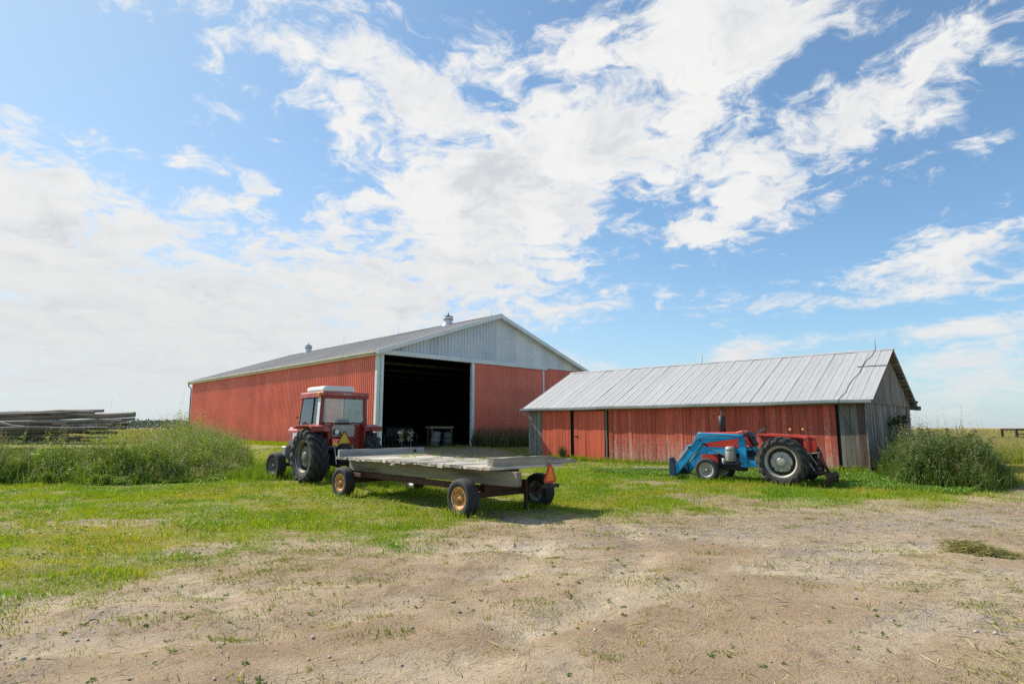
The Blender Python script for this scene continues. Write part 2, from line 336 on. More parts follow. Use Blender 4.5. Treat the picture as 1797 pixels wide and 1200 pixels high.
LEAF = leafy('grass_blade', .55, .42); LEAF2 = leafy('weed_leaf', .5, .3); DRY = leafy('dry_stalk', .8, .12)
STONE = leafy('pebble', .9, 0.0)
HAY = worn('hay', (.36, .28, .13), (.24, .18, .08), .95, 0, 9, .5)

# ------------------------------------------------------------------ terrain helpers (numpy)
def vnoise(x, y, seed=0):
    xi = np.floor(x).astype(np.int64); yi = np.floor(y).astype(np.int64); fx = x-xi; fy = y-yi
    fx = fx*fx*(3-2*fx); fy = fy*fy*(3-2*fy)
    def h(a, b):
        n = (a*374761393 + b*668265263 + seed*982451653) & 0x7fffffff
        n = ((n ^ (n >> 13))*1274126177) & 0x7fffffff
        return ((n ^ (n >> 16)) & 0xffff)/65535.0
    return (h(xi, yi)*(1-fx)+h(xi+1, yi)*fx)*(1-fy)+(h(xi, yi+1)*(1-fx)+h(xi+1, yi+1)*fx)*fy
def fbm(x, y, s=1.0, o=4, seed=0):
    t = 0; a = .5; w = 0
    for k in range(o): t = t+a*vnoise(x*s*2**k+17.3*k, y*s*2**k-9.1*k, seed+k); w += a; a *= .5
    return t/w
def sstep(a, b, x): t = np.clip((x-a)/(b-a), 0, 1); return t*t*(3-2*t)
ARCS = ((-8.0, 1.5, 7.0, .17, 170.0), (-7.6, 1.2, 8.7, .15, 215.0), (9.5, -3.0, 12.4, .20, 300.0), (9.5, -3.2, 10.6, .18, 260.0), (3.0, -14.0, 21.5, .2, 500.0), (3.2, -14.4, 23.5, .2, 500.0), (-4.2, 9.5, 4.6, .2, 110.0), (-4.4, 9.8, 6.3, .2, 150.0), (8.5, 22.0, 13.6, .25, 300.0), (8.5, 22.0, 15.6, .25, 330.0))
BC = np.array([-7.67, 33.94]); BYAW = .7773; BZ = .51; BW = 18.7; BL = 32.46; BHE = 5.46; BHP = 8.83
Bg = np.array([math.cos(BYAW), math.sin(BYAW)]); Bl = np.array([-math.sin(BYAW), math.cos(BYAW)])
def barn_dist(x, y):
    lx = (x-BC[0])*Bg[0]+(y-BC[1])*Bg[1]; ly = (x-BC[0])*Bl[0]+(y-BC[1])*Bl[1]
    dx = np.maximum(np.maximum(-lx, lx-BW), 0); dy = np.maximum(np.maximum(-ly, ly-BL), 0); return np.hypot(dx, dy)
def gz(x, y):
    x = np.asarray(x, float); y = np.asarray(y, float); r = np.hypot(x, y)
    z = BZ*(1-sstep(.6, 7.0, barn_dist(x, y)))
    b = (fbm(x, y, .55, 4, 3)-.5)*.07+(fbm(x, y, 2.6, 3, 5)-.5)*.022
    for cx, cy, R, w, lug in ARCS:
        d = np.hypot(x-cx, y-cy)-R; z = z+(-.030*np.exp(-(d/(w*1.05))**2)+.014*np.exp(-((np.abs(d)-w*2.0)/(w*.8))**2))*sstep(.40, .60, fbm(x, y, .35, 2, 77))*sstep(16, 12, y)
    return z+b*np.clip(1-(r-30)/40, 0, 1)
def poly_sd(x, y, poly):
    """signed distance to a closed polygon, positive inside"""
    x = np.asarray(x, float); y = np.asarray(y, float); d = np.full(x.shape, 1e9); ins = np.zeros(x.shape, bool); n = len(poly)
    for i in range(n):
        ax, ay = poly[i]; bx, by = poly[(i+1) % n]; ex, ey = bx-ax, by-ay; L = ex*ex+ey*ey+1e-9
        t = np.clip(((x-ax)*ex+(y-ay)*ey)/L, 0, 1); d = np.minimum(d, np.hypot(x-ax-t*ex, y-ay-t*ey))
        c = (ay > y) != (by > y); ins ^= c & (x < ex*(y-ay)/(ey if abs(ey) > 1e-9 else 1e-9)+ax)
    return np.where(ins, d, -d)
def wpoly(pts): return [tuple(atz(a, b)[:2]) for a, b in pts]
GRASSP = wpoly([(-700, 1090), (-300, 1062), (0, 1022), (160, 1006), (300, 990), (420, 992), (520, 955), (660, 952), (770, 920), (880, 912), (1010, 900), (1130, 897), (1240, 893), (1190, 884), (1110, 876),
    (1110, 866), (1200, 863), (1300, 876), (1400, 884), (1500, 887), (1600, 885), (1690, 876), (1760, 856), (1900, 850), (2600, 846)])+[(120, 60), (120, 400), (-160, 400), (-160, 10)]
BUSHP = [(11.4, 17.6), (12.6, 16.3), (14.2, 17.6), (15.6, 19.6), (16.2, 22.5), (17.0, 25.0), (15.4, 24.2), (14.0, 22.3), (13.1, 21.4)]
WEEDP = [(-22, 18.2), (-15, 18.3), (-12.0, 18.0), (-10.4, 18.5), (-9.6, 19.6), (-9.4, 21.5), (-10.2, 23.6), (-11.4, 26.5), (-13.2, 29.0), (-15.5, 30.5), (-17, 28), (-15.2, 25.0), (-13.6, 23.0), (-13.4, 20.7), (-22, 20.5)]
def grass_mask(x, y):
    sd = poly_sd(x, y, GRASSP)+(fbm(x, y, .9, 4, 21)-.5)*3.2+(fbm(x, y, 3.5, 3, 23)-.5)*1.4
    m = sstep(-1.3, .7, sd)
    bare = sstep(.62, .72, fbm(x, y, .45, 4, 31))*sstep(24, 10, np.hypot(x+1, y-14))
    door = sstep(4.5, 1.5, np.hypot(x+2.6, y-34.2)*1.0)
    return m*(1-.75*bare)*(1-.8*door)
def gravel_mask(x, y):
    a = np.abs((y-10.6)-.30*(x-5.0)); road = sstep(1.5, .3, a+(fbm(x, y, .7, 3, 41)-.5)*1.8)*sstep(-1, 2.5, x)
    b = sstep(.56, .70, fbm(x*.8, y*1.2, .6, 3, 43))*.8
    return np.clip(np.maximum(road, b), 0, 1)
# ------------------------------------------------------------------ ground
def axis(lo, hi, step, far):
    a = list(np.arange(lo, hi+1e-6, step)); s = step; v = hi
    while v < far: s *= 1.35; v += s; a.append(v)
    s = step; v = lo
    while v > -far: s *= 1.35; v -= s; a.insert(0, v)
    return np.array(a)
gx = axis(-24, 22, .115, 4000); gy = axis(3.0, 36, .115, 4000)
GX, GY = np.meshgrid(gx, gy); nx, ny = len(gx), len(gy)
V = np.stack([GX.ravel(), GY.ravel(), gz(GX, GY).ravel()], 1)
i = np.arange((nx-1)*(ny-1)); q = i//(nx-1)*nx+i % (nx-1)
F = np.stack([q, q+1, q+1+nx, q+nx], 1)
def mesh_np(name, verts, faces, mats, cols=None, attrs=None, smooth=False):
    me = bpy.data.meshes.new(name); k = faces.shape[1]
    me.vertices.add(len(verts)); me.vertices.foreach_set('co', np.ascontiguousarray(verts, np.float32).ravel())
    me.loops.add(faces.size); me.loops.foreach_set('vertex_index', np.ascontiguousarray(faces, np.int32).ravel())
    me.polygons.add(len(faces)); me.polygons.foreach_set('loop_start', np.arange(0, faces.size, k, dtype=np.int32))
    if smooth: me.polygons.foreach_set('use_smooth', np.ones(len(faces), bool))
    me.update(calc_edges=True)
    if cols is not None:
        a = me.color_attributes.new('col', 'FLOAT_COLOR', 'POINT'); c = np.ones((len(verts), 4), np.float32); c[:, :3] = cols; a.data.foreach_set('color', c.ravel())
    for nme, val in (attrs or {}).items():
        a = me.attributes.new(nme, 'FLOAT', 'POINT'); a.data.foreach_set('value', np.ascontiguousarray(val, np.float32))
    me.materials.append(mats); return me
def ground_mat(g):
    p = g.geo(); gm = g.attr('grass'); gv = g.attr('gravel')
    n1 = g.noise(g.mapv(p, (.7, 1.0, 1)), .42, 7, .62); n2 = g.noise(p, 5.0, 7, .65); n3 = g.noise(p, 38.0, 5, .7)
    dirt = g.mix(g.mapr(n1, .36, .64), (.315, .218, .134), (.465, .352, .232))
    dirt = g.mix(g.math('MULTIPLY', g.mapr(n2, .50, .72), .55), dirt, (.27, .195, .14))
    n4 = g.noise(g.mapv(p, (1, .55, 1), (0, 0, 0), (0, 0, .35)), 2.2, 8, .7); dirt = g.mix(g.math('MULTIPLY', g.mapr(n4, .53, .66), .6), dirt, (.20, .143, .094))
    dirt = g.mix(g.math('MULTIPLY', g.mapr(n3, .52, .68), .7), dirt, (.15, .115, .08))
    dirt = g.mix(g.math('MULTIPLY', g.mapr(g.noise(p, 90.0, 3, .6), .58, .70), .5), dirt, (.60, .52, .43))
    vo = g.n('ShaderNodeTexVoronoi', {'Vector': p, 'Scale': 42.0}); vr = g.n('ShaderNodeSeparateColor', {0: vo.outputs['Color']}).outputs[0]
    grav = g.mix(vr, (.25, .225, .205), (.56, .53, .49)); grav = g.mix(g.mapr(vo.outputs['Distance'], .3, .55), grav, (.16, .13, .11))
    gf = g.math('MULTIPLY', gv, g.mapr(g.math('MULTIPLY_ADD', n2, .6, g.math('MULTIPLY', n1, .4)), .40, .62)); col = g.mix(g.math('MULTIPLY', gf, .8), dirt, grav)
    soil = g.mix(g.mapr(n2, .35, .7), (.20, .20, .05), (.33, .28, .12))
    far = g.mapr(g.vm('LENGTH', p), 35.0, 90.0)
    soil = g.mix(far, soil, g.mix(g.mapr(g.noise(p, .03, 5), .4, .62), (.34, .27, .105), (.25, .235, .075)))
    gr = g.mapr(g.math('MULTIPLY_ADD', g.math('SUBTRACT', n2, .5), .8, gm), .42, .85)
    col = g.mix(gr, col, soil)
    # tyre prints pressed into the dirt: wide arcs with cross lugs
    hgt = g.math('MULTIPLY_ADD', n2, .5, g.math('MULTIPLY', n3, .35)); tr = None; trb = None
    for cx, cy, R, w, lug in ARCS:
        dv = g.vm('SUBTRACT', p, (cx, cy, 0)); s = g.n('ShaderNodeSeparateXYZ', {0: dv}); r = g.math('SQRT', g.math('ADD', g.math('MULTIPLY', s.outputs[0], s.outputs[0]), g.math('MULTIPLY', s.outputs[1], s.outputs[1])))
        off = g.math('SUBTRACT', r, R); dd = g.math('ABSOLUTE', off)
        ang = g.math('ARCTAN2', s.outputs[1], s.outputs[0]); wv = g.math('SINE', g.math('ADD', g.math('MULTIPLY', ang, lug), g.math('MULTIPLY', dd, 16.0)))
        m = g.math('MULTIPLY', g.mapr(dd, w, w+.05, 1.0, 0.0), g.mapr(n1, .40, .56)); t = g.math('MULTIPLY', m, g.math('MULTIPLY_ADD', g.mapr(wv, -.8, .8), .7, -.6))
        tr = t if tr is None else g.math('ADD', tr, t); trb = m if trb is None else g.math('ADD', trb, m)
    trk = g.math('MULTIPLY', tr, g.math('SUBTRACT', 1.0, gr))
    col = g.mix(g.math('MULTIPLY', g.math('MULTIPLY', trb, .40, clamp=True), g.math('SUBTRACT', 1.0, gr)), col, (.50, .41, .30))
    nb = g.bump(trk, .55, .017, g.bump(hgt, 1.0, .07))
    return P(g, col, .95, 0, nb, .15)
GROUND = material('farmyard_ground', ground_mat)
me = mesh_np('ground', V, F, GROUND, None, {'grass': grass_mask(V[:, 0], V[:, 1]), 'gravel': gravel_mask(V[:, 0], V[:, 1])}, True)
tag(link('ground', me), 'pale dirt farmyard turning into lawn and open field', None, None, 'structure')

# ------------------------------------------------------------------ big red barn
barn = thing('steel_barn', 'large red steel barn with white gable and tall open doorway', 'barn', (BC[0], BC[1], BZ), BYAW)
def ribbed(x0, x1, zlo, ztop, y, pitch, dep, rib, name, mt, flip=1, axis='X', parent=barn):
    """corrugated sheet between x0..x1; ztop is a function of position along the wall"""
    xs = []; x = x0
    while x < x1-1e-4:
        for a, h in ((0, 0), (pitch-rib, 0), (pitch-rib*.72, 1), (pitch-rib*.28, 1)):
            if x+a < x1: xs.append((x+a, h))
        x += pitch
    xs.append((x1, 0)); mb = MB(); v = []; f = []
    for k, (a, h) in enumerate(xs):
        yy = y-flip*dep*h
        zs = (zlo, ztop(a)) if not callable(zlo) else (zlo(a), ztop(a))
        for z in zs: v.append((a, yy, z) if axis == 'X' else (yy, a, z))
        if k: f.append((2*k-2, 2*k, 2*k+1, 2*k-1))
    mb.add(v, f); return mb.build(name, mt, parent, fix=False)
DOOR_T = BHE-.12
def bx_of(px, z):   # position along the gable wall seen at photo column px
    dd = ray(px, 640); c3 = Vector((BC[0], BC[1], 0)); n = Vector((Bl[0], Bl[1], 0)); t = (c3.dot(n))/(dd.dot(n)); p = dd*t
    return (p.x-BC[0])*Bg[0]+(p.y-BC[1])*Bg[1]
XD0, XD1, XD2 = .42, bx_of(826, 0), bx_of(950, 0)
eave = lambda a: BHE+.02
ribbed(.0, BL, .05, eave, 0.0, .215, .05, .13, 'side_siding', RED, 1, 'Y')
MB().bx(.05, .16, .2, BL-.05, .02, BHE+.13).build('side_shade_lining', INSHADE, barn)  # dark sheet added inside the siding to keep the interior black
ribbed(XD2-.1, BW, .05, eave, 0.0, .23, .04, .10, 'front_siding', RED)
MB().bx(XD1+.05, BW-.05, .04, .16, .02, BHE-.02).build('front_shade_lining', INSHADE, barn)  # added dark sheet, as on the side wall
slope = (BHP-.16-BHE)/(BW/2)
gtop = lambda a: BHE+slope*min(a, BW-a)
ribbed(.02, BW*.5, BHE+.1, gtop, -.01, .27, .05, .11, 'gable_siding', GALV)
ribbed(BW*.5, BW-.02, BHE+.1, gtop, -.01, .23, .018, .06, 'gable_siding', WHITE)
MB().prism([(.1, BHE), (BW-.1, BHE), (BW/2, BHP-.25)], .05, .12, 'XZ').build('gable_shade_lining', INSHADE, barn)  # added dark sheet behind the gable siding
for x, w in ((-.06, .20), (.18, .20)):
    MB().bx(x, x+w, -.10, .14, .0, BHE-.03).build('corner_post', TRIM, barn, .012)
MB().bx(XD1-.02, XD1+.22, -.17, .02, 0.0, DOOR_T).build('door_post', TRIM, barn, .012)
# sliding door pushed aside, hung from a track board
sd_ = ribbed(XD1+.22, XD2, .12, lambda a: DOOR_T, -.11, .23, .04, .10, 'sliding_door', RED)
for z0, z1 in ((.1, .2), (DOOR_T-.12, DOOR_T)):
    MB().bx(XD1+.2, XD2+.02, -.10, -.03, z0, z1).build('door_rail', TRIM, sd_)
MB().bx(XD2+.0, XD2+.14, -.16, -.05, .1, DOOR_T).build('door_edge', TRIM, sd_)
MB().bx(-.05, XD2+.45, -.22, -.0, BHE-.11, BHE+.16).build('door_track', TRIM, barn, .01)
MB().bx(XD2+.45, BW, -.07, -.0, BHE+.03, BHE+.13).build('gable_ledge', TRIM, barn, .01)
# far walls close the barn in
MB().bx(BW-.12, BW, .1, BL, .0, BHE+.13).build('far_side_wall', INSHADE, barn)
MB().prism([(.1, 0), (BW-.15, 0), (BW-.15, BHE+.1), (BW/2, BHP-.12), (.1, BHE+.1)], BL-.12, BL, 'XZ').build('back_wall', INSHADE, barn)
MB().bx(.1, BW-.1, .05, BL-.1, -.25, .03).build('floor', BARNFLOOR, barn)
for k in range(1, 8): MB().bx(.17, .32, k*4.2, k*4.2+.15, .03, BHE).build('inside_post', BARNWOOD, barn)
for k in range(1, 8):
    MB().beam((.3, k*4.2+.07, BHE-.05), (BW-.3, k*4.2+.07, BHE-.05), .08, .16).build('inside_tie_beam', BARNWOOD, barn)
    MB().bx(BW-.32, BW-.14, k*4.2, k*4.2+.15, .03, BHE).build('inside_post', BARNWOOD, barn)
# roof slabs with ribs, fascia boards, gutter
OE, OG = .26, .38
def roof_side(sgn, name):
    mb = MB(); ex = -OE if sgn < 0 else BW+OE; ez = BHE-slope*OE+.16; px_, pz = BW/2, BHP
    v = []; f = []; ys = []; y = -OG
    while y < BL+OG:
        for a, h in ((0, 0), (.40, 0), (.43, 1), (.47, 1)): ys.append((min(y+a, BL+OG), h))
        y += .5
    for k, (a, h) in enumerate(ys):
        v += [(ex, a, ez+.022*h), (px_, a, pz+.022*h)]
        if k: f.append((2*k-2, 2*k, 2*k+1, 2*k-1))
    mb.add(v, f); t = .10
    mb.add([(ex, -OG, ez-.012), (px_, -OG, pz-.012), (px_, BL+OG, pz-.012), (ex, BL+OG, ez-.012), (ex, -OG, ez-t), (px_, -OG, pz-t), (px_, BL+OG, pz-t), (ex, BL+OG, ez-t)],
           [(4, 5, 6, 7), (0, 1, 5, 4), (2, 3, 7, 6), (0, 4, 7, 3), (0, 3, 2, 1)], 1)
    return mb.build(name, [ROOFTAN, INSHADE], barn, fix=False)
roofs = [roof_side(-1, 'roof_slope'), roof_side(1, 'roof_slope')]
EZ = BHE-slope*OE+.16
for sgn in (-1, 1):
    ex = -OE if sgn < 0 else BW+OE
    mb = MB(); a = (ex-sgn*-.0, -OG-.03, EZ-.09); b = (BW/2, -OG-.03, BHP-.09)
    mb.add([(ex, -OG-.06, EZ+.02), (BW/2, -OG-.06, BHP+.02), (BW/2, -OG-.06, BHP-.24), (ex, -OG-.06, EZ-.24), (ex, -OG, EZ+.02), (BW/2, -OG, BHP+.02), (BW/2, -OG, BHP-.24), (ex, -OG, EZ-.24)],
           [(0, 1, 2, 3), (7, 6, 5, 4), (0, 4, 5, 1), (3, 2, 6, 7), (0, 3, 7, 4), (1, 5, 6, 2)])
    mb.build('rake_board', TRIM, barn)
    mb = MB(); mb.add([(ex, -OG, EZ-.21), (BW/2, -OG, BHP-.21), (BW/2, 0, BHP-.21), (ex, 0, EZ-.21), (ex, -OG, EZ-.19), (BW/2, -OG, BHP-.19), (BW/2, 0, BHP-.19), (ex, 0, EZ-.19)],
           [(0, 1, 2, 3), (7, 6, 5, 4), (0, 4, 5, 1), (3, 2, 6, 7), (0, 3, 7, 4), (1, 5, 6, 2)]); mb.build('rake_soffit', WHITE, barn)
MB().bx(-OE-.0, -OE+.05, -OG, BL+OG, EZ-.26, EZ-.02).build('fascia_board', CREAM, barn)
MB().bx(-OE+.05, .02, -OG, BL+OG, EZ-.255, EZ-.235).build('eave_soffit', CREAM, barn)
gm_ = MB(); prof = [(-.0, .0), (-.0, -.10), (-.03, -.125), (-.10, -.125), (-.125, -.09), (-.13, .0), (-.12, .0), (-.115, -.085), (-.01, -.1)]
v = [(-OE+a, y, EZ-.03+b) for y in (-OG+.05, BL+OG) for a, b in prof]; n = len(prof)
gm_.add(v, [(k, (k+1) % n, (k+1) % n+n, k+n) for k in range(n)]+[tuple(range(n))])
gut = gm_.build('gutter', CREAM, barn)
MB().tube([(-OE-.06, BL+.2, EZ-.15), (-OE-.06, BL+.2, EZ-.40), (-.1, BL+.12, EZ-.62), (-.08, BL+.1, EZ-.9), (-.08, BL+.1, .1)], .05, 8).build('downspout', IRON, barn)
MB().prism([(BW/2-.22, BHP-.03), (BW/2, BHP+.06), (BW/2+.22, BHP-.03), (BW/2, BHP+.03)], -OG-.05, BL+OG, 'XZ').build('ridge_cap', ROOFTAN, roofs[0])
for t in (5.4, 28.2):
    vt = MB().lathe([(0, .48), (.1, .44), (.46, .27), (.50, .27), (.52, .36), (.74, .36), (.78, .30), (.86, .13), (.90, .05), (1.12, .012)], 20, 0, 'Z', Matrix.Translation((BW/2, t, BHP-.16))).build('roof_vent', GALV, barn)
    MB().lathe([(.51, .375), (.55, .378), (.56, .36)], 20, 0, 'Z', Matrix.Translation((BW/2, t, BHP-.16))).build('vent_band', RUST, vt)
    MB().lathe([(.745, .365), (.78, .37), (.80, .29), (.905, .05), (1.14, .01)], 20, 0, 'Z', Matrix.Translation((BW/2, t, BHP-.155))).build('vent_cap', RUST, vt)
for x, y in ((BW/2, .6), (BW/2, 12.0), (BW/2, 21.0), (BW-.6, -.1)):
    z = BHE+slope*min(x, BW-x)+.15
    MB().tube([(x, y, z), (x, y, z+.6)], [.009, .005], 6).build('lightning_rod', IRON, barn)

# ------------------------------------------------------------------ things just inside the barn door
def on_barn(x, y, z=0): # barn local to world
    return Vector((BC[0]+Bg[0]*x+Bl[0]*y, BC[1]+Bg[1]*x+Bl[1]*y, BZ+z))
DRUM = [(0, .0), (0, .29), (.02, .30), (.27, .295), (.29, .31), (.31, .295), (.56, .295), (.58, .31), (.60, .295), (.84, .30), (.87, .30), (.87, .285), (.85, .28), (.85, 0)]
dr = thing('steel_drum', 'dull green ribbed steel drum beside the doorway inside the barn', 'drum', on_barn(bx_of(795, 0)+.05, .55, .03), .3)
MB().lathe(DRUM, 28).build('drum_body', worn('dull_green_drum', (.10, .11, .09), (.065, .07, .055), .6, .2, 4, .1, (.14, .09, .06), .62), dr)
MB().lathe([(0, 0), (0, .05), (.02, .045), (.02, 0)], 10, 0, 'Z', Matrix.Translation((.15, .1, .85))).build('bung', IRON, dr)
dr = thing('steel_drum', 'pale grey tank leaning against the green drum inside the barn', 'drum', on_barn(bx_of(775, 0), .62, .09), .2)
MB().lathe(DRUM, 28, 0, 'Z', Matrix.Rotation(.16, 4, 'Y')).build('drum_body', worn('pale_drum', (.20, .185, .165), (.14, .13, .115), .6, .1, 3, .1, (.15, .12, .09), .64), dr)
bn = thing('workbench', 'long plank workbench behind the drums inside the barn', 'workbench', on_barn(bx_of(800, 0)+.15, 1.75, .03), BYAW)
MB().rough((-.95, 0, 1.17), (.95, 0, 1.17), .55, .13, 8, .01).build('bench_top', wood('bench_wood', (.36, .29, .17), (.44, .36, .22), (.26, .2, .11), 0), bn)
for x in (-.8, .8):
    for y in (-.2, .2): MB().bx(x-.05, x+.05, y-.05, y+.05, 0, 1.11).build('leg', BROWNWOOD, bn)
MB().bx(-.75, .75, -.03, .03, .35, .45).build('stretcher', BROWNWOOD, bn)
im = thing('seed_drill', 'old dark farm implement with spoked wheels inside the barn doorway', 'farm implement', on_barn(bx_of(728, 0)+.2, 2.0, .03), BYAW+.1)
MB().prism([(-.35, .55), (.35, .55), (.25, .35), (-.25, .35)], -1.0, 1.0, 'YZ').build('trough', IRON, im)
mb = MB().prism([(-.32, 1.12), (.30, 1.20), (.22, .58), (-.24, .58)], -1.05, 1.05, 'YZ'); mb.build('hopper', IRON, im, .02)
MB().tube([(-1.35, 0, .45), (1.35, 0, .45)], .035, 8).build('axle', IRON, im)
for s in (-1, 1):
    wh = MB().lathe([(-.04, .43), (-.04, .45), (.04, .45), (.04, .43), (-.04, .43)], 28, 0, 'X', Matrix.Translation((s*1.28, 0, .45))).build('wheel', IRON, im)
    sp = MB(); sp.lathe([(-.07, 0), (-.07, .07), (.07, .07), (.07, 0)], 12, 0, 'X', Matrix.Translation((s*1.28, 0, .45)))
    for k in range(10): t = k*math.pi/5; sp.tube([(s*1.28, .06*math.cos(t), .45+.06*math.sin(t)), (s*1.28, .435*math.cos(t), .45+.435*math.sin(t))], .012, 5)
    sp.build('spokes', IRON, wh)
for k in range(7): MB().tube([(-.9+k*.3, -.2, .5), (-.9+k*.3, -.38, .25), (-.9+k*.3, -.33, .03)], .022, 6).build('drill_tube', IRON, im)
MB().bx(-.24, .1, -.36, -.33, .80, .93).build('data_plate', TWHITE, im)
MB().beam((0, .3, .45), (0, 1.6, .35), .1, .1).build('tongue', IRON, im)

# ------------------------------------------------------------------ old board shed
SO = Vector((.96, 34.24, 0)); SYAW = -.742; SL, SD, SE, SR = 16.88, 8.85, 2.75, 5.10
shed = thing('board_shed', 'long low old shed of red and grey boards with silver metal roof', 'shed', SO, SYAW)
sxv = Vector((math.cos(SYAW), math.sin(SYAW), 0)); syv = Vector((-math.sin(SYAW), math.cos(SYAW), 0))
def sx_of(px, py=760):
    dd = ray(px, py); t = SO.dot(syv)/dd.dot(syv); return (dd*t-SO).dot(sxv)
def boards(parent, x0, x1, zlo, zhi, y, mt, wmin=.17, wmax=.28, seed=0, th=.028, axis='X', jag=.05, name='board'):
    r = random.Random(seed); x = x0
    while x < x1-.03:
        w = min(r.uniform(wmin, wmax), x1-x)
        if x1-(x+w) < .08: w = x1-x
        gap = r.uniform(.006, .016); b0 = zlo+r.uniform(0, jag); off = r.uniform(-.007, .007); lean = r.uniform(-.006, .006)
        za, zb = (zhi(x+.01), zhi(x+w-gap)) if callable(zhi) else (zhi, zhi); xa, xb = x, x+w-gap; n = 4; v = []; f = []
        for k in range(n+1):
            t = k/n; bow = off+.010*math.sin(t*3+seed+x*5)*r.uniform(.2, 1)
            for a, z1, sy in ((xa, za, -1), (xb, zb, -1), (xb, zb, 1), (xa, za, 1)):
                q = (a+lean*t+r.uniform(-.002, .002), y+bow+sy*th/2, b0+(z1-b0)*t); v.append(q if axis == 'X' else (q[1], q[0], q[2]))
        for k in range(n):
            for i in range(4): f.append((k*4+i, k*4+(i+1) % 4, k*4+4+(i+1) % 4, k*4+4+i))
        f += [(3, 2, 1, 0), (n*4, n*4+1, n*4+2, n*4+3)]
        MB().add(v, f).build(name, mt(r) if callable(mt) else mt, parent); x += w
cuts = [sx_of(p) for p in (953, 1003, 1008.5, 1062, 1068.5, 1469, 1475)]
front = MB().bx(.03, SL-.03, .05, .13, .0, SE-.02).build('front_blackout', SHEDDARK, shed)  # dark backing added behind the boards to block light
boards(front, .0, cuts[0]-.02, .02, SE-.03, -.0, lambda r: GREYWOOD, seed=1)
boards(front, cuts[4]+.0, cuts[5], .02, SE-.03, -.0, lambda r: REDWOOD, seed=2)
boards(front, cuts[6], SL-.28, .18, SE-.03, .0, lambda r: GREYWOOD, .14, .24, seed=3)
boards(front, SL-.28, SL, .18, SE-.03, -.006, lambda r: BROWNWOOD, .27, .3, seed=4)
MB().bx(SL-.012, SL+.022, -.035, -.012, .12, SE-.03).build('corner_strip', BEAMR, front)
for k, (a, b, s) in enumerate(((cuts[0], cuts[1], 5), (cuts[2], cuts[3], 6))):
    dd = MB().bx(a+.05, b-.05, -.025, -.005, .3, .42).build('sliding_door', SHEDDARK, shed)
    MB().bx(a+.05, b-.05, -.025, -.005, 2.2, 2.32).build('door_batten', SHEDDARK, dd)
    dd.rotation_euler = (0, .008 if k else -.006, 0)
    boards(dd, a, b, .06, SE-.16, -.05, lambda r: DOORWOOD, .19, .27, seed=s, jag=.07)
    if k: MB().bx(a+.03, a+.25, -.10, -.066, 1.27, 1.31).build('latch', IRON, dd)
MB().bx(-.05, cuts[4]+.1, -.10, .0, SE-.11, SE-.03).build('door_track', SHEDDARK, shed)
MB().rough((cuts[3]+.10, -.03, .0), (cuts[3]+.10, -.03, SE-.12), .10, .06, 6, .008).build('door_post', GREYWOOD, shed)
gr_ = MB().bx(SL-.13, SL-.05, .05, SD-.05, .0, SE-.02).prism([(.05, SE-.02), (SD-.05, SE-.02), (SD/2, SR-.35)], SL-.13, SL-.05, 'YZ').build('gable_blackout', SHEDDARK, shed)  # dark backing added to stop light between the gable boards
rs = (SR-.12-SE)/(SD/2); gtz = lambda a: SE-.12+rs*min(a, SD-a)+.05
boards(gr_, .0, SD, .16, SE-.02, SL, lambda r: GREYWOOD, .15, .26, seed=8, axis='Y')
boards(gr_, .02, SD-.02, SE-.12, gtz, SL+.036, lambda r: GREYWOOD, .15, .26, seed=9, axis='Y')
MB().prism([(0, 0), (SD, 0), (SD, SE), (SD/2, SR-.25), (0, SE)], .0, .08, 'YZ').build('left_gable_wall', GREYWOOD, shed)
MB().bx(.08, SL-.14, SD-.08, SD, 0, SE).build('back_wall', GREYWOOD, shed)
for a, b in ((SL-.75, SL-.22), (SL-.21, SL-.02)): MB().bx(a, b, -.03, .2, -.1, .16).build('foundation_block', CONC, shed, .015)
# metal roof, panel by panel
FO, LO, RO = .22, .30, .32
run = SD/2+FO; rise = rs*run; ang = math.atan2(rise, run); length = math.hypot(run, rise); ez = SR-rise
deckm = MB()
for s in (0, 1):
    y0, y1 = (-FO, SD/2) if s == 0 else (SD+FO, SD/2)
    deckm.add([(-LO+.03, y0, ez-.02), (SL+RO-.03, y0, ez-.02), (SL+RO-.03, y1, SR-.02), (-LO+.03, y1, SR-.02), (-LO+.03, y0, ez-.06), (SL+RO-.03, y0, ez-.06), (SL+RO-.03, y1, SR-.06), (-LO+.03, y1, SR-.06)],
              [(0, 1, 2, 3), (7, 6, 5, 4), (0, 4, 5, 1), (1, 5, 6, 2), (2, 6, 7, 3), (3, 7, 4, 0)])
roof = deckm.build('roof', GREYWOOD, shed)
npan = 38; pw = (SL+LO+RO)/npan
def panel_mesh(w, ln):
    mb = MB(); v = []; f = []
    xs = ((0, .004), (.010, .014), (.026, .014), (.038, .002), (w*.5-.02, .002), (w*.5, .010), (w*.5+.02, .002), (w-.012, .002), (w+.006, .008))
    ks = 5
    for k in range(ks+1):
        for x, h in xs: v.append((x, ln*k/ks, h+.004*math.sin(k*2.1+x*9)))
    n = len(xs)
    for k in range(ks):
        for i in range(n-1): f.append((k*n+i, k*n+i+1, k*n+n+i+1, k*n+n+i))
    mb.add(v, f); mb.add([(0, 0, 0), (w, 0, 0), (w, 0, -.012), (0, 0, -.012)], [(0, 1, 2, 3)])
    me = bpy.data.meshes.new('roof_panel'); me.from_pydata(mb.v, [], mb.f); me.materials.append(SHEDROOF); return me
pm = panel_mesh(pw, length+.02); rr = random.Random(5)
for k in range(npan):
    link('roof_panel', pm, roof, (-LO+k*pw, -FO-.02+rr.uniform(-.025, .01), ez-.012+rr.uniform(-.004, .006)), (ang+rr.uniform(-.0012, .0012), rr.uniform(-.006, .006), 0))
    link('roof_panel', pm, roof, (-LO+(k+1)*pw, SD+FO+.02, ez-.012), (ang, 0, math.pi))
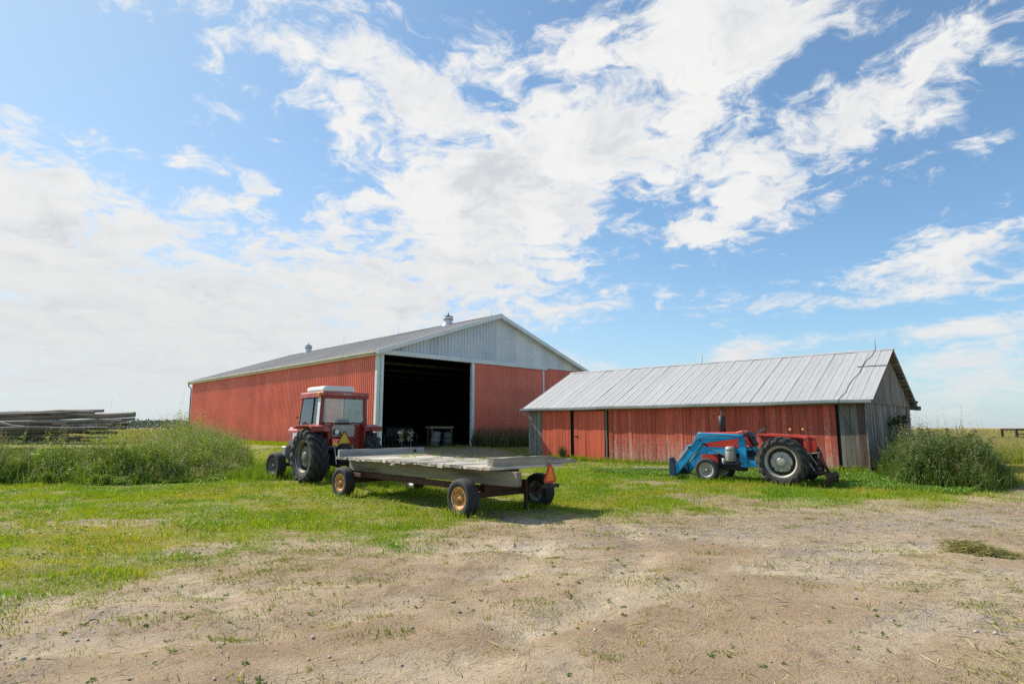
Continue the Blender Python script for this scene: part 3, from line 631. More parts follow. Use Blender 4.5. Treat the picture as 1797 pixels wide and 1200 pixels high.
MB().prism([(SD/2-.14, SR-.045), (SD/2, SR+.035), (SD/2+.14, SR-.045), (SD/2, SR+.015)], -LO-.02, SL+RO+.02, 'YZ').build('ridge_cap', SHEDROOF, roof)
# lifted patch on the last panels, wire and rod
MB().add([(SL-.75, SD*.30, SR-rs*SD*.20+.03), (SL+RO+.01, SD*.30, SR-rs*SD*.20+.03), (SL+RO+.01, SD*.305, SR-rs*SD*.195+.038), (SL-.75, SD*.305, SR-rs*SD*.195+.038)], [(0, 1, 2, 3)]).build('lap_seam', IRON, roof)
xw = SL-.62; pts = [(xw+.25, SD/2-.05, SR+.03)]
for k in range(1, 9): t = k/8; pts.append((xw+.25-.45*t+.05*math.sin(k*2), SD/2-(SD/2+FO)*t, SR-rise*t+.03))
pts += [(xw-.2, -FO-.16, ez-.02), (xw-.19, -FO-.10, ez-.4), (xw-.02, -.08, ez-.9), (xw+.12, -.05, 1.5)]
MB().tube(pts, .009, 6).build('lightning_wire', IRON, shed)
MB().tube([(SL-.35, SD/2, SR), (SL-.35, SD/2, SR+.55)], [.014, .006], 6).build('lightning_rod', IRON, shed)
MB().tube([(SL*.50, SD/2, SR), (SL*.50, SD/2, SR+.5)], [.013, .006], 6).build('lightning_rod', IRON, shed)
gm_ = MB(); n = len(prof); ring = []
for k in range(13):
    x = -LO-.08+(SL+LO+RO+.02)*k/12; sag = .018*math.sin(k*1.9)
    ring += [(x, -FO-.01+a*1.05, ez-.005+b*1.1+sag) for a, b in prof]
gm_.add(ring, [(j*n+k, j*n+(k+1) % n, (j+1)*n+(k+1) % n, (j+1)*n+k) for j in range(12) for k in range(n)]+[tuple(range(n)), tuple(range(12*n, 13*n))])
gm_.build('gutter', GUTTER, shed)
MB().bx(-LO, SL+RO-.02, -FO+.0, -FO+.03, ez-.17, ez-.035).build('fascia_board', GREYWOOD, shed)
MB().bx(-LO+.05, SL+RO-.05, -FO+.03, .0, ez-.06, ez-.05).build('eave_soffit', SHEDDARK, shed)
MB().tube([(-.1, -FO-.08, ez-.12), (-.1, -FO-.08, ez-.26), (-.03, -.1, ez-.42), (-.03, -.06, ez-.5)], .035, 8).build('downspout', GUTTER, shed)
for k, t in enumerate((.06, .2, .33, .40, .47, .62, .80, .93)):
    y = SD/2+(SD/2+FO)*t; z = SR-rise*t-.14
    MB().rough((SL-.2, y, z), (SL+RO-.02, y, z), .14, .09, 3, .01, seed=k).build('purlin_end', GREYWOOD, roof)
for k, t in enumerate((.1, .35, .6, .85)):
    y = SD/2-(SD/2+FO)*t; z = SR-rise*t-.14
    MB().rough((SL-.2, y, z), (SL+RO-.06, y, z), .12, .08, 3, .01, seed=k+20).build('purlin_end', GREYWOOD, roof)
MB().rough((SL-.1, SD+.05, SE-.10), (SL+.45, SD+.05, SE-.14), .16, .2, 4, .015, end=.03).build('wall_plate', GREYWOOD, shed)
MB().rough((SL-.1, SD-.35, SE+.22), (SL+.40, SD-.30, SE+.14), .3, .10, 4, .02, end=.05).build('broken_eave_board', GREYWOOD, shed)

# ------------------------------------------------------------------ wheels
def tyre_profile(w, R, rim):
    h = R-rim
    return [(-w*.36, rim), (-w*.44, rim+h*.12), (-w*.50, rim+h*.45), (-w*.49, rim+h*.72), (-w*.42, rim+h*.90), (-w*.25, rim+h*.97), (0, R-.002), (w*.25, rim+h*.97), (w*.42, rim+h*.90), (w*.49, rim+h*.72), (w*.50, rim+h*.45), (w*.44, rim+h*.12), (w*.36, rim)]
def lug_tyre(w, R, rim, nl=17, lh=.058, mt=RUBBER, flip=1):
    Rb = R-lh; mb = MB().lathe(tyre_profile(w, Rb, rim), 44, 0, 'X')
    def pt(x, r, a): return (x, r*math.cos(a), r*math.sin(a))
    hh = Rb-rim; aw = 2*math.pi/nl*.25
    for s in (-1, 1):
        for k in range(nl):
            a0 = 2*math.pi*(k+(0 if s > 0 else .5))/nl; path = [(.0-s*w*.03, Rb*.99, 0.0, Rb+lh), (w*.22, rim+hh*.955, .5, R*.995), (w*.44, rim+hh*.86, 1.0, rim+hh*.86+lh*1.0), (w*.515, rim+hh*.60, 1.22, rim+hh*.62)]
            v = []
            for x, r0, t, r1 in path:
                a = a0+flip*t*2*math.pi/nl*.95; xx = s*x
                dx = s*lh*.4 if t > .9 else 0
                v += [pt(xx, r0-.01, a-aw), pt(xx+dx, r1, a-aw*.78), pt(xx+dx, r1, a+aw*.78), pt(xx, r0-.01, a+aw)]
            f = []
            for j in range(3): f += [(j*4+i, j*4+i+1, j*4+5+i, j*4+4+i) for i in range(3)]
            f += [(0, 1, 2, 3), (12, 13, 14, 15)]; mb.add(v, f)
    return mb
def rib_tyre(w, R, rim, nrib=4):
    h = R-rim; p = tyre_profile(w, R, rim); q = p[:5]
    for k in range(nrib):
        a = -w*.40+w*.8*k/nrib; b = -w*.40+w*.8*(k+1)/nrib; crown = lambda x: R-.018*(x/(w*.4))**2
        q += [(a+.006, crown(a)-.012), (a+.012, crown(a)), (b-.012, crown(b)), (b-.006, crown(b)-.012)]
    return MB().lathe(q+p[8:], 40, 0, 'X')
def add_wheel(parent, x, y, R, w, rim, kind, side, mt_t, mt_r, yaw=0.0, name='wheel', spin=0.0):
    """side +1 outer face towards +X"""
    tm = lug_tyre(w, R, rim, flip=-1) if kind == 'lug' else rib_tyre(w, R, rim)
    ty = tm.build(name, mt_t, parent, fix=True); ty.location = (x, y, R-.025); ty.rotation_euler = (spin, 0, yaw)
    s = side; rr = MB()
    rr.lathe([(s*w*.40, rim-.005), (s*w*.44, rim+.02), (s*w*.42, rim+.03), (s*w*.37, rim+.012), (s*w*.34, rim-.02), (s*w*.18, rim-.05), (-s*w*.34, rim-.04), (-s*w*.42, rim+.02)], 40, 0, 'X')
    if kind == 'lug':
        rr.lathe([(s*w*.10, rim-.05), (s*w*.12, rim*.80), (s*w*.16, rim*.74)], 40, 1, 'X')
        rm = rr.build('rim', [mt_r, IRON], ty)
        dsc = MB(); dsc.lathe([(s*w*.16, rim*.68), (s*w*.22, rim*.68), (s*w*.24, rim*.60), (s*w*.20, rim*.34), (s*w*.24, rim*.30), (s*w*.24, .0)], 40, 0, 'X'); dsc.build('wheel_disc', mt_r, ty)
        hb = MB(); hb.lathe([(s*w*.24, .14), (s*w*.34, .13), (s*w*.36, .10), (s*w*.36, 0)], 24, 0, 'X'); hb.build('hub', mt_r, ty)
        for k in range(6):
            a = k*math.pi/3+.3; MB().beam((s*w*.20, rim*.60*math.cos(a), rim*.60*math.sin(a)), (s*w*.18, rim*.93*math.cos(a), rim*.93*math.sin(a)), .04, .03, 0, (1, 0, 0)).build('rim_clamp', IRON, ty)
        for k in range(8):
            a = k*math.pi/4; MB().lathe([(0, .017), (s*.02, .017), (s*.022, 0)], 6, 0, 'X', Matrix.Translation((s*w*.245, .19*math.cos(a), .19*math.sin(a))), False).build('wheel_bolt', CHROME, ty)
    else:
        rr.lathe([(s*w*.18, rim-.05), (s*w*.12, rim*.66), (s*w*.16, rim*.58), (s*w*.14, rim*.30), (s*w*.05, rim*.28)], 40, 0, 'X'); rr.build('rim', mt_r, ty)
        hb = MB(); hb.lathe([(s*w*.05, rim*.30), (s*w*.16, rim*.29), (s*w*.22, rim*.22), (s*w*.36, rim*.18), (s*w*.40, rim*.10), (s*w*.40, 0)], 20, 0, 'X'); hb.build('hub', mt_r, ty)
        for k in range(6):
            a = k*math.pi/3; MB().lathe([(0, .013), (s*.018, .013), (s*.02, 0)], 6, 0, 'X', Matrix.Translation((s*w*.155, rim*.44*math.cos(a), rim*.44*math.sin(a))), False).build('wheel_bolt', IRON, ty)
    return ty

# ------------------------------------------------------------------ flat hay wagon
WO = Vector((.34, 12.09, 0)); WYAW = math.atan2(.69, .725)
wag = thing('hay_wagon', 'weathered wooden flatbed hay wagon with rusty orange wheel rims', 'wagon', WO, WYAW)
for s in (-1, 1):
    for y in (.755, 5.50):
        add_wheel(wag, s*1.06, y, .375, .27, .20, 'rib', s, RUBBER, RIMORANGE if s < 0 else CAN, .06 if y > 3 else 0, 'wheel', random.random())
ZD = .93
fr = MB().bx(-1.0, 1.0, .72, .80, .32, .43).build('rear_axle', RUST, wag, .008)
MB().bx(-1.0, 1.0, 5.46, 5.54, .32, .43).build('front_axle', RUST, wag, .008)
for y in (.76, 5.5): MB().bx(-.56, .56, y-.08, y+.08, .43, .62).build('bolster', RUST, wag, .01)
MB().tube([(0, .76, .40), (0, 5.5, .40)], .05, 10).build('reach_pole', RUST, wag)
MB().beam((-.35, .8, .42), (0, 2.6, .42), .06, .06).build('reach_brace', RUST, wag)
MB().beam((.35, .8, .42), (0, 2.6, .42), .06, .06).build('reach_brace', RUST, wag)
MB().rough((-.62, .82, .50), (-.62, 5.3, .53), .09, .13, 6, .006).build('running_rail', RUST, wag)
MB().rough((.62, .82, .50), (.62, 5.3, .53), .09, .13, 6, .006).build('running_rail', RUST, wag)
MB().beam((0, 5.5, .40), (.06, 8.05, .42), .11, .09).build('tongue', RUST, wag)
for s in (-1, 1):
    MB().rough((s*.58, -.30 if s < 0 else .95, .735), (s*.58, 6.0, .735), .13, .27, 16, .010, end=.012, seed=s+3).build('sill', SILL, wag)
deck = MB().bx(-.9, .9, .9, 1.0, .868, .895).build('deck_cleat', SILL, wag)
y = .0; r = random.Random(3); kk = 0
while y < 6.0:
    w = min(r.uniform(.17, .26), 6.04-y); l0 = -1.04+r.uniform(-.012, .014); l1 = 1.04+r.uniform(-.04, .03)
    mb = MB().rough((l0, y+w/2, ZD+r.uniform(-.010, .012)), (l1, y+w/2, ZD+r.uniform(-.008, .008)), w-.018, .055, 6, .008, end=.014, seed=kk)
    mb.build('plank', DECK, deck); y += w; kk += 1
for k in range(1):
    yy = 3.3+k*.72; MB().rough((-1.12+r.uniform(-.03, .05), yy, ZD-.055), (-.75, yy+.05, ZD-.045), .12, .02, 2, .012, end=.05, seed=50+k).build('splinter', DECK, deck)
# slow-moving-vehicle triangle on the tail
smv = MB().prism([(.72, -.25), (1.04, -.25), (1.07, -.20), (.915, .13), (.845, .13), (.69, -.20)], -.055, -.045, 'XZ', 0, Matrix.Translation((-.33, 0, .84))).build('warning_triangle', REFRED, wag)
MB().prism([(.745, -.205), (1.015, -.205), (.885, .095), (.875, .095)], -.062, -.056, 'XZ', 0, Matrix.Translation((-.33, 0, .84))).build('triangle_face', ORANGE, smv)
MB().bx(.30, .84, -.04, .02, .49, .56).build('tail_bracket', IRON, wag)
MB().bx(.51, .59, -.042, -.02, .5, .9).build('bracket_strap', IRON, wag)
MB().bx(.50, .56, .60, .66, .02, .62).build('prop_leg', RUST, wag); 
# loose timbers lying on the deck
def wag_w(x, y, z): v = Matrix.Rotation(WYAW, 4, 'Z') @ Vector((x, y, z)); return v+WO
b = MB().rough((-1.02, 0, .085), (.42, 0, .085), .17, .17, 7, .016, end=.012, seed=1).rough((.42, 0, .085), (1.42, .03, .03), .165, .155, 6, .02, taper=.40, end=.04, seed=2)
o = b.build('timber_beam', BEAMR, None); o.location = wag_w(.12, .12, ZD+.03); o.rotation_euler = (0, 0, WYAW-.02)
tag(o, 'thick weathered timber lying across the tail of the hay wagon', 'timber', 'loose timbers on the hay wagon')
b = MB().rough((-1.02, 0, .09), (1.62, 0, .09), .11, .175, 10, .007, end=.008, seed=7)
o = b.build('timber_beam', BEAMG, None); o.location = wag_w(0, 5.90, ZD+.028); o.rotation_euler = (0, 0, WYAW+.01)
tag(o, 'straight grey timber with a knot across the front of the hay wagon', 'timber', 'loose timbers on the hay wagon')
MB().lathe([(0, .055), (.004, .05), (.004, 0)], 12, 0, 'Y', Matrix.Translation((1.30, -.062, .09))).build('knot', RUST, o)

# ------------------------------------------------------------------ cab tractor hitched to the wagon
TO = Vector((-5.53, 19.24, 0)); TYAW = .768
tr = thing('cab_tractor', 'old red cab tractor with white roof unit parked ahead of the hay wagon', 'tractor', TO, TYAW)
for s in (-1, 1):
    add_wheel(tr, s*.92, 0, .855, .52, .475, 'lug', s, RUBBER, RIMDULL, 0, 'rear_wheel', .2*s)
    add_wheel(tr, s*.80, 2.70, .455, .30, .25, 'rib', s, RUBBER, RIMDULL, .12, 'front_wheel', .4)
MB().lathe([(-.82, .09), (-.3, .12), (-.28, .24), (.28, .24), (.3, .12), (.82, .09)], 20, 0, 'X', Matrix.Translation((0, 0, .80))).build('rear_axle', IRON, tr)
MB().bx(-.27, .27, -.30, 1.1, .52, 1.05).build('gearbox', IRON, tr, .03)
MB().bx(-.22, .22, 1.1, 2.3, .55, 1.08).build('engine', IRON, tr, .03)
MB().bx(-.72, .72, 2.62, 2.78, .40, .52).build('front_axle', IRON, tr, .02)
MB().bx(-.24, .24, 2.2, 3.1, .52, .80).build('front_bolster', CAN, tr, .02)
MB().bx(-.42, .42, 2.9, 3.25, .62, 1.06).build('front_weights', CAN, tr, .03)
hood = MB().prism([(-.40, 1.06), (.40, 1.06), (.40, 1.60), (.30, 1.72), (-.30, 1.72), (-.40, 1.60)], 1.08, 2.85, 'XZ').build('hood', TDARKRED, tr, .02)
MB().bx(-.34, .34, 2.85, 2.90, 1.08, 1.64).build('grille', GREYPAINT, hood)
MB().bx(-.405, -.395, 1.5, 2.4, 1.3, 1.52).build('side_stripe', TWHITE, hood)
MB().bx(-.415, -.39, 1.25, 2.7, 1.10, 1.24).build('side_vent', GREYPAINT, hood)
MB().tube([(.22, 2.3, 1.7), (.22, 2.3, 2.75)], .04, 10).build('exhaust_pipe', IRON, tr)
# cab: lower rear panel, posts, roof, glass
CW = .80; ZB, ZW, ZR = 1.02, 1.80, 2.66; YB, YF = -.32, 1.14     # half width, base, window sill, roof base, back, front
cab = MB().prism([(-.50, 1.36), (.50, 1.36), (CW, 1.48), (CW, ZW), (-CW, ZW), (-CW, 1.48)], YB, YB+.05, 'XZ').build('cab_rear_panel', TMAROONSHADE, tr)
MB().bx(.44, .60, YB+.0, YB+.06, .92, 1.38).build('panel_leg', TMAROONSHADE, tr)
MB().bx(-.60, -.48, YB+.0, YB+.06, .92, 1.38).build('panel_leg', TMAROONSHADE, tr)
MB().bx(-.60, .60, YB+.05, YF, 1.02, 1.10).build('cab_floor', IRON, tr)
for s in (-1, 1):
    MB().bx(s*CW-.02, s*CW+.02, YB+.05, YF, 1.12, ZW).build('cab_side_panel', TDARKRED, tr)
    MB().beam((s*(CW-.03), YB+.03, ZW), (s*(CW-.07), YB+.03, ZR), .13, .10, 0, (0, 1, 0)).build('rear_post', TMAROONSHADE if s > 0 else TMAROONSHADE, tr, .012)
    MB().beam((s*(CW+.035), YB+.06, ZW), (s*(CW-.005), YB+.06, ZR), .012, .16, 0, (0, 1, 0)).build('post_cover', TWHITE, tr)
    MB().beam((s*(CW-.02), YF+.05, ZW-.2), (s*(CW-.07), YF-.12, ZR), .07, .07, 0, (0, 1, 0)).build('front_post', TDARKRED, tr, .01)
    MB().beam((s*(CW-.0), .22, ZW), (s*(CW-.05), .18, ZR), .03, .04, 0, (0, 1, 0)).build('door_post', IRON, tr)
    MB().add([(s*(CW-.01), YB+.10, ZW+.01), (s*(CW-.01), YF, ZW-.15), (s*(CW-.06), YF-.14, ZR), (s*(CW-.06), YB+.10, ZR), (s*(CW-.02), YB+.10, ZW+.01), (s*(CW-.02), YF, ZW-.15), (s*(CW-.07), YF-.14, ZR), (s*(CW-.07), YB+.10, ZR)],
             [(0, 1, 2, 3), (7, 6, 5, 4), (0, 4, 5, 1), (1, 5, 6, 2), (2, 6, 7, 3), (3, 7, 4, 0)]).build('side_window', GLASS, tr)
    MB().bx(s*CW-.06, s*CW+.02, YB+.0, YF-.05, ZR-.03, ZR+.06).build('roof_rail', TDARKRED, tr)
    # fenders
    f_ = MB(); a0, a1 = (-.9, -.74) if False else (0, 0)
    xs0, xs1 = (s*.60, s*1.17)
    lo, hi = min(xs0, xs1), max(xs0, xs1)
    f_.prism([(-.62, 1.60), (-.58, 1.72), (-.35, 1.80), (.45, 1.80), (.72, 1.70), (.70, 1.66), (.44, 1.75), (-.34, 1.75), (-.55, 1.67), (-.58, 1.58)], lo, hi, 'YZ')
    f_.build('fender', TMAROONSHADE if s > 0 else TDARKRED, tr)  # right fender gets the red with shade painted in, left the faded red
    MB().bx(min(s*.80, s*1.22), max(s*.80, s*1.22), -.655, -.615, 1.60, 1.74).build('fender_end', TMAROONSHADE, tr, .01)
    MB().prism([(-.62, 1.60), (.70, 1.66), (.60, 1.10), (.2, 1.02), (-.52, 1.02)], min(s*.60, s*.64), max(s*.60, s*.64), 'YZ').build('fender_inner', TMAROONSHADE, tr)
    al = MB().bx(s*(CW+.03)-.045, s*(CW+.03)+.045, YB-.03, YB+.06, ZR-.02, ZR+.11).build('amber_lamp', AMBER, tr, .02)
    MB().bx(s*(CW-.02)-.05, s*(CW-.02)+.05, YF+.1, YF+.14, 2.0, 2.04).build('mirror_arm', IRON, tr)
roof_t = MB().prism([(YB-.16, ZR+.02), (YB-.16, ZR+.14), (YF-.06, ZR+.14), (YF+.05, ZR+.02)], -CW-.0, CW+.0, 'YZ').build('cab_roof', TDARKRED, tr, .02)
MB().bx(-CW+.14, CW-.18, YB-.185, YB-.162, ZR+.03, ZR+.125).build('roof_sign', TDARKRED, roof_t)
for k, wd in enumerate((.035, .02, .03, .035, .02)):
    MB().bx(-.12+k*.05, -.12+k*.05+wd, YB-.19, YB-.186, ZR+.055, ZR+.10).build('sign_mark', SEAL, roof_t)
MB().bx(-CW+.03, CW-.03, YB-.15, YB+.02, ZR-.06, ZR+.02).build('visor', TMAROONSHADE, roof_t)
ac = MB().prism([(-.76, ZR+.14), (-.76, ZR+.27), (-.70, ZR+.32), (.24, ZR+.33), (.32, ZR+.27), (.32, ZR+.14)], YB-.1, .75, 'XZ').build('roof_unit', TWHITE, tr, .04)
MB().add([(-CW+.10, YB+.01, ZW+.05), (CW-.10, YB+.01, ZW+.05), (CW-.14, YB+.01, ZR-.06), (-CW+.14, YB+.01, ZR-.06), (-CW+.10, YB+.02, ZW+.05), (CW-.10, YB+.02, ZW+.05), (CW-.14, YB+.02, ZR-.06), (-CW+.14, YB+.02, ZR-.06)],
         [(0, 1, 2, 3), (7, 6, 5, 4), (0, 4, 5, 1), (1, 5, 6, 2), (2, 6, 7, 3), (3, 7, 4, 0)]).build('rear_window', GLASS, tr)
MB().tube([(-CW+.09, YB-.005, ZR-.06), (-CW+.075, YB-.005, ZW+.10), (-CW+.16, YB-.005, ZW+.045), (CW-.16, YB-.005, ZW+.045), (CW-.075, YB-.005, ZW+.10), (CW-.09, YB-.005, ZR-.06)], .014, 6).build('window_seal', IRON, tr)
MB().add([(-CW+.1, YF-.02, ZW-.1), (CW-.1, YF-.02, ZW-.1), (CW-.14, YF-.15, ZR), (-CW+.14, YF-.15, ZR), (-CW+.1, YF-.03, ZW-.1), (CW-.1, YF-.03, ZW-.1), (CW-.14, YF-.16, ZR), (-CW+.14, YF-.16, ZR)],
         [(0, 1, 2, 3), (7, 6, 5, 4), (0, 4, 5, 1), (1, 5, 6, 2), (2, 6, 7, 3), (3, 7, 4, 0)]).build('windscreen', GLASS, tr)
MB().bx(-.05, .05, YF-.14, YF-.06, 1.1, ZR).build('centre_post', IRON, tr)
st_ = MB().bx(-.26, .26, -.25, .20, 1.35, 1.47).build('seat', IRON, tr, .04)
MB().bx(-.24, .24, -.30, -.20, 1.47, 1.98).build('seat_back', IRON, st_, .04)
MB().tube([(0, .80, 1.3), (0, .55, 1.75)], .03, 8).build('steering_column', IRON, tr)
MB().lathe([(-.015, .19), (0, .205), (.015, .19), (0, .175), (-.015, .19)], 24, 0, 'Z', Matrix.Translation((0, .55, 1.76)) @ Matrix.Rotation(.5, 4, 'X')).build('steering_wheel', IRON, tr)
lw = MB(); rw, hw = .37, .165; cz = 1.60
ringp = [(rw*sx*c1, cz+hw*sz*c2) for sx, sz, c1, c2 in ((1, 1, 1, .7), (1, 1, .9, 1), (-1, 1, .9, 1), (-1, 1, 1, .7), (-1, -1, 1, .7), (-1, -1, .9, 1), (1, -1, .9, 1), (1, -1, 1, .7))]
lw.prism(ringp, YB-.012, YB-.004, 'XZ'); lwo = lw.build('lower_window', GLASSD, tr)
MB().tube([(a, YB-.012, b) for a, b in ringp]+[(ringp[0][0], YB-.012, ringp[0][1])], .016, 6, cap=False).build('window_trim', SEAL, lwo)
MB().bx(-.012, .012, YB-.02, YB-.002, cz-hw, cz+hw).build('window_bar', SEAL, lwo)
wl = MB().lathe([(-.10, .03), (-.10, .075), (-.02, .085), (0, .08)], 18, 0, 'Y', Matrix.Translation((-.27, YB-.02, 1.56))).build('work_lamp', IRON, tr)
MB().lathe([(-.105, 0), (-.104, .05), (-.10, .075)], 18, 0, 'Y', Matrix.Translation((-.27, YB-.02, 1.56))).build('lamp_lens', LENS, wl)
tri = MB().prism([(-.26, 1.20), (.18, 1.20), (.19, 1.24), (-.02, 1.60), (-.06, 1.60), (-.27, 1.24)], YB-.17, YB-.16, 'XZ').build('warning_triangle', TMAROONSHADE, tr)
MB().prism([(-.235, 1.225), (.155, 1.225), (-.04, 1.56)], YB-.178, YB-.171, 'XZ').build('triangle_face', YELLOW, tri)
MB().bx(-.07, -.01, YB-.16, YB-.0, 1.15, 1.35).build('triangle_bracket', IRON, tri)
for s in (-1, 1):
    MB().beam((s*.36, -.15, .62), (s*.42, -1.0, .55), .05, .09).build('lift_arm', IRON, tr)
    MB().tube([(s*.30, -.35, 1.18), (s*.39, -.70, .60)], .022, 6).build('lift_link', CHROME, tr)
MB().bx(-.16, .16, -.52, -.28, .62, 1.18).build('rear_housing', IRON, tr, .03)
MB().beam((0, -.3, .45), (0, -1.15, .44), .11, .05).build('drawbar', IRON, tr)
for k in range(4): MB().lathe([(-.06, .03), (-.01, .035), (0, .02)], 10, 0, 'Y', Matrix.Translation((-.16+k*.11, -.52, 1.02+.05*(k % 2)))).build('hydraulic_coupler', CHROME, tr)

# ------------------------------------------------------------------ loader tractor beside the shed
hd = Vector((-.765, .645, 0)).normalized(); LT_YAW = math.atan2(-hd.x, hd.y); lft = Vector((-hd.y, hd.x, 0))
RLp = Vector((8.01, 17.95, 0)); LO_ = RLp-lft*.80+hd*.04
lt = thing('loader_tractor', 'red open tractor with blue front loader arms beside the board shed', 'tractor', LO_, LT_YAW)
for s in (-1, 1):
    add_wheel(lt, s*.80, 0, .73, .40, .44, 'lug', s, RUBBERD, RIMGREY, 0, 'rear_wheel', .1)
    add_wheel(lt, s*.70, 2.34, .385, .22, .215, 'rib', s, RUBBERD, RIMGREY, .06, 'front_wheel', .3)
MB().lathe([(-.68, .08), (-.25, .11), (-.24, .22), (.24, .22), (.25, .11), (.68, .08)], 20, 0, 'X', Matrix.Translation((0, 0, .70))).build('rear_axle', GREYPAINT, lt)
MB().bx(-.22, .22, -.3, 1.0, .45, .95).build('gearbox', GREYPAINT, lt, .03)
MB().bx(-.2, .2, 1.0, 2.2, .48, .98).build('engine', DARKBLUE, lt, .03)
MB().bx(-.24, .24, 2.15, 2.7, .55, .98).build('radiator_support', TRED, lt, .02)
MB().bx(-.6, .6, 2.28, 2.40, .33, .44).build('front_axle', IRON, lt, .015)
MB().bx(-.09, .09, 2.15, 2.42, .4, .58).build('axle_pivot', IRON, lt)
hd_ = MB().prism([(1.02, 1.10), (1.30, 1.62), (1.52, 1.56), (2.70, 1.54), (2.76, 1.50), (2.76, .98), (2.1, 1.02), (1.25, 1.06)], -.27, .27, 'YZ').build('hood', TRED, lt, .03)
MB().bx(-.25, .25, 2.76, 2.79, 1.0, 1.5).build('grille', GREYPAINT, hd_)
MB().bx(-.30, -.275, 2.66, 2.78, 1.47, 1.55).build('head_lamp', LENS, hd_)
MB().bx(-.285, -.272, 1.12, 1.25, 1.10, 1.13).build('hood_badge', SEAL, hd_)
MB().prism([(1.00, 1.14), (1.22, 1.56), (1.18, 1.58), (.96, 1.16)], -.22, .22, 'YZ').build('dash_panel', IRON, lt, .015)
ex = MB().tube([(.12, 2.10, 1.5), (.12, 2.10, 1.58)], .045, 10).build('exhaust_stack', IRON, lt)
MB().lathe([(1.50, .06), (1.52, .112), (2.08, .112), (2.11, .035), (2.06, .028), (2.33, .028), (2.37, .05), (2.40, .05)], 16, 0, 'Z', Matrix.Translation((.12, 2.10, 0))).build('muffler', IRON, ex)
MB().tube([(0, 1.10, 1.36), (0, .79, 1.60)], .025, 8).build('steering_column', IRON, lt)
sw = MB().lathe([(-.014, .2), (0, .214), (.014, .2), (0, .186), (-.014, .2)], 26, 0, 'Z', Matrix.Translation((0, .78, 1.62)) @ Matrix.Rotation(-.62, 4, 'X')).build('steering_wheel', IRON, lt)
sp_ = MB()
for k in range(3): a = k*2.094; M = Matrix.Translation((0, .78, 1.62)) @ Matrix.Rotation(-.62, 4, 'X'); sp_.tube([M @ Vector((0, 0, -.02)), M @ Vector((.2*math.cos(a), .2*math.sin(a), 0))], .01, 5)
sp_.build('wheel_spokes', CHROME, sw)
st_ = MB().bx(-.24, .24, -.15, .22, .98, 1.06).build('seat', IRON, lt, .03)
MB().bx(-.24, .24, -.22, -.15, 1.06, 1.36).build('seat_back', IRON, st_, .03)
for s in (-1, 1):
    lo, hi = min(s*.36, s*.60), max(s*.36, s*.60)
    fe = MB().prism([(.78, 1.43), (.74, 1.52), (-.52, 1.46), (-.62, 1.42), (-.62, 1.36), (-.48, 1.40), (.70, 1.46), (.72, 1.42)], lo-.02, hi+.02, 'YZ').build('fender', TRED, lt)
    MB().prism([(.74, 1.46), (-.56, 1.42), (-.56, .95), (.5, .85)], min(s*.36, s*.40), max(s*.36, s*.40), 'YZ').build('fender_inner', TMAROONSHADE, lt)
    MB().prism([(lo, .96), (hi, 1.05), (hi+.0, 1.40), (lo, 1.42)], -.64, -.56, 'XZ').build('fender_back', TRED, fe, .01)
    lp = MB().tube([(s*.47, -.18 if s < 0 else -.30, 1.46), (s*.47, -.18 if s < 0 else -.30, 1.60)], .012, 6).build('lamp_stem', IRON, lt)
    MB().lathe([(-.03, .0), (-.026, .036), (0, .042), (.03, .034), (.034, 0)], 14, 0, 'Y', Matrix.Translation((s*.47, -.18 if s < 0 else -.30, 1.64))).build('fender_lamp', AMBER, lp)
# loader frame and arms
for s in (-1, 1):
    x = s*.52; t = .055; lo, hi = x-t, x+t
    MB().prism([(1.08, .48), (1.32, .48), (1.36, 1.42), (1.16, 1.42)], lo, hi, 'YZ').build('loader_post', BLUE, lt, .008)
    MB().prism([(.55, .50), (1.08, .50), (1.08, .72), (.85, .68), (.55, .66)], lo+.01, hi-.01, 'YZ').build('loader_foot', BLUE, lt, .008)
    MB().prism([(1.34, 1.06), (2.72, 1.10), (2.78, 1.02), (2.6, .84), (1.34, .90)], lo+.008, hi-.008, 'YZ').build('loader_rail', BLUE, lt, .006)
    MB().bx(lo-.02, hi+.02, 1.14, 1.34, 1.42, 1.52).build('loader_pivot', IRON, lt, .01)
    MB().prism([(1.18, 1.49), (1.18, 1.38), (2.48, 1.20), (2.56, 1.10), (3.42, .18), (3.54, .20), (3.54, .36), (3.02, 1.12), (2.86, 1.16), (2.66, 1.50), (2.50, 1.54)], lo-.045, hi-.045+.0, 'YZ').build('loader_arm', BLUE, lt, .010)
    MB().tube([(x-.02, 1.55, .72), (x-.02, 2.2, 1.0)], .036, 10).build('lift_cylinder', GREYPAINT, lt)
    MB().tube([(x-.02, 2.2, 1.0), (x-.02, 2.52, 1.13)], .02, 8).build('lift_rod', CHROME, lt)
    MB().tube([(x-.09, 2.95, 1.08), (x-.09, 3.30, .66)], .03, 8).build('tilt_cylinder', CHROME, lt)
    MB().tube([(x-.09, 3.30, .66), (x-.09, 3.50, .44)], .017, 8).build('tilt_rod', CHROME, lt)
    MB().prism([(3.46, .12), (3.66, .12), (3.66, .70), (3.58, .72), (3.46, .45)], lo-.10, hi+.05, 'YZ').build('bucket_bracket', DARKBLUE, lt, .01)
MB().bx(-.62, .62, 3.60, 3.66, .13, .34).build('bucket_plate', DARKBLUE, lt, .008)
MB().tube([(-.55, 2.60, 1.18), (.55, 2.60, 1.18)], .05, 10).build('loader_crosstube', BLUE, lt)
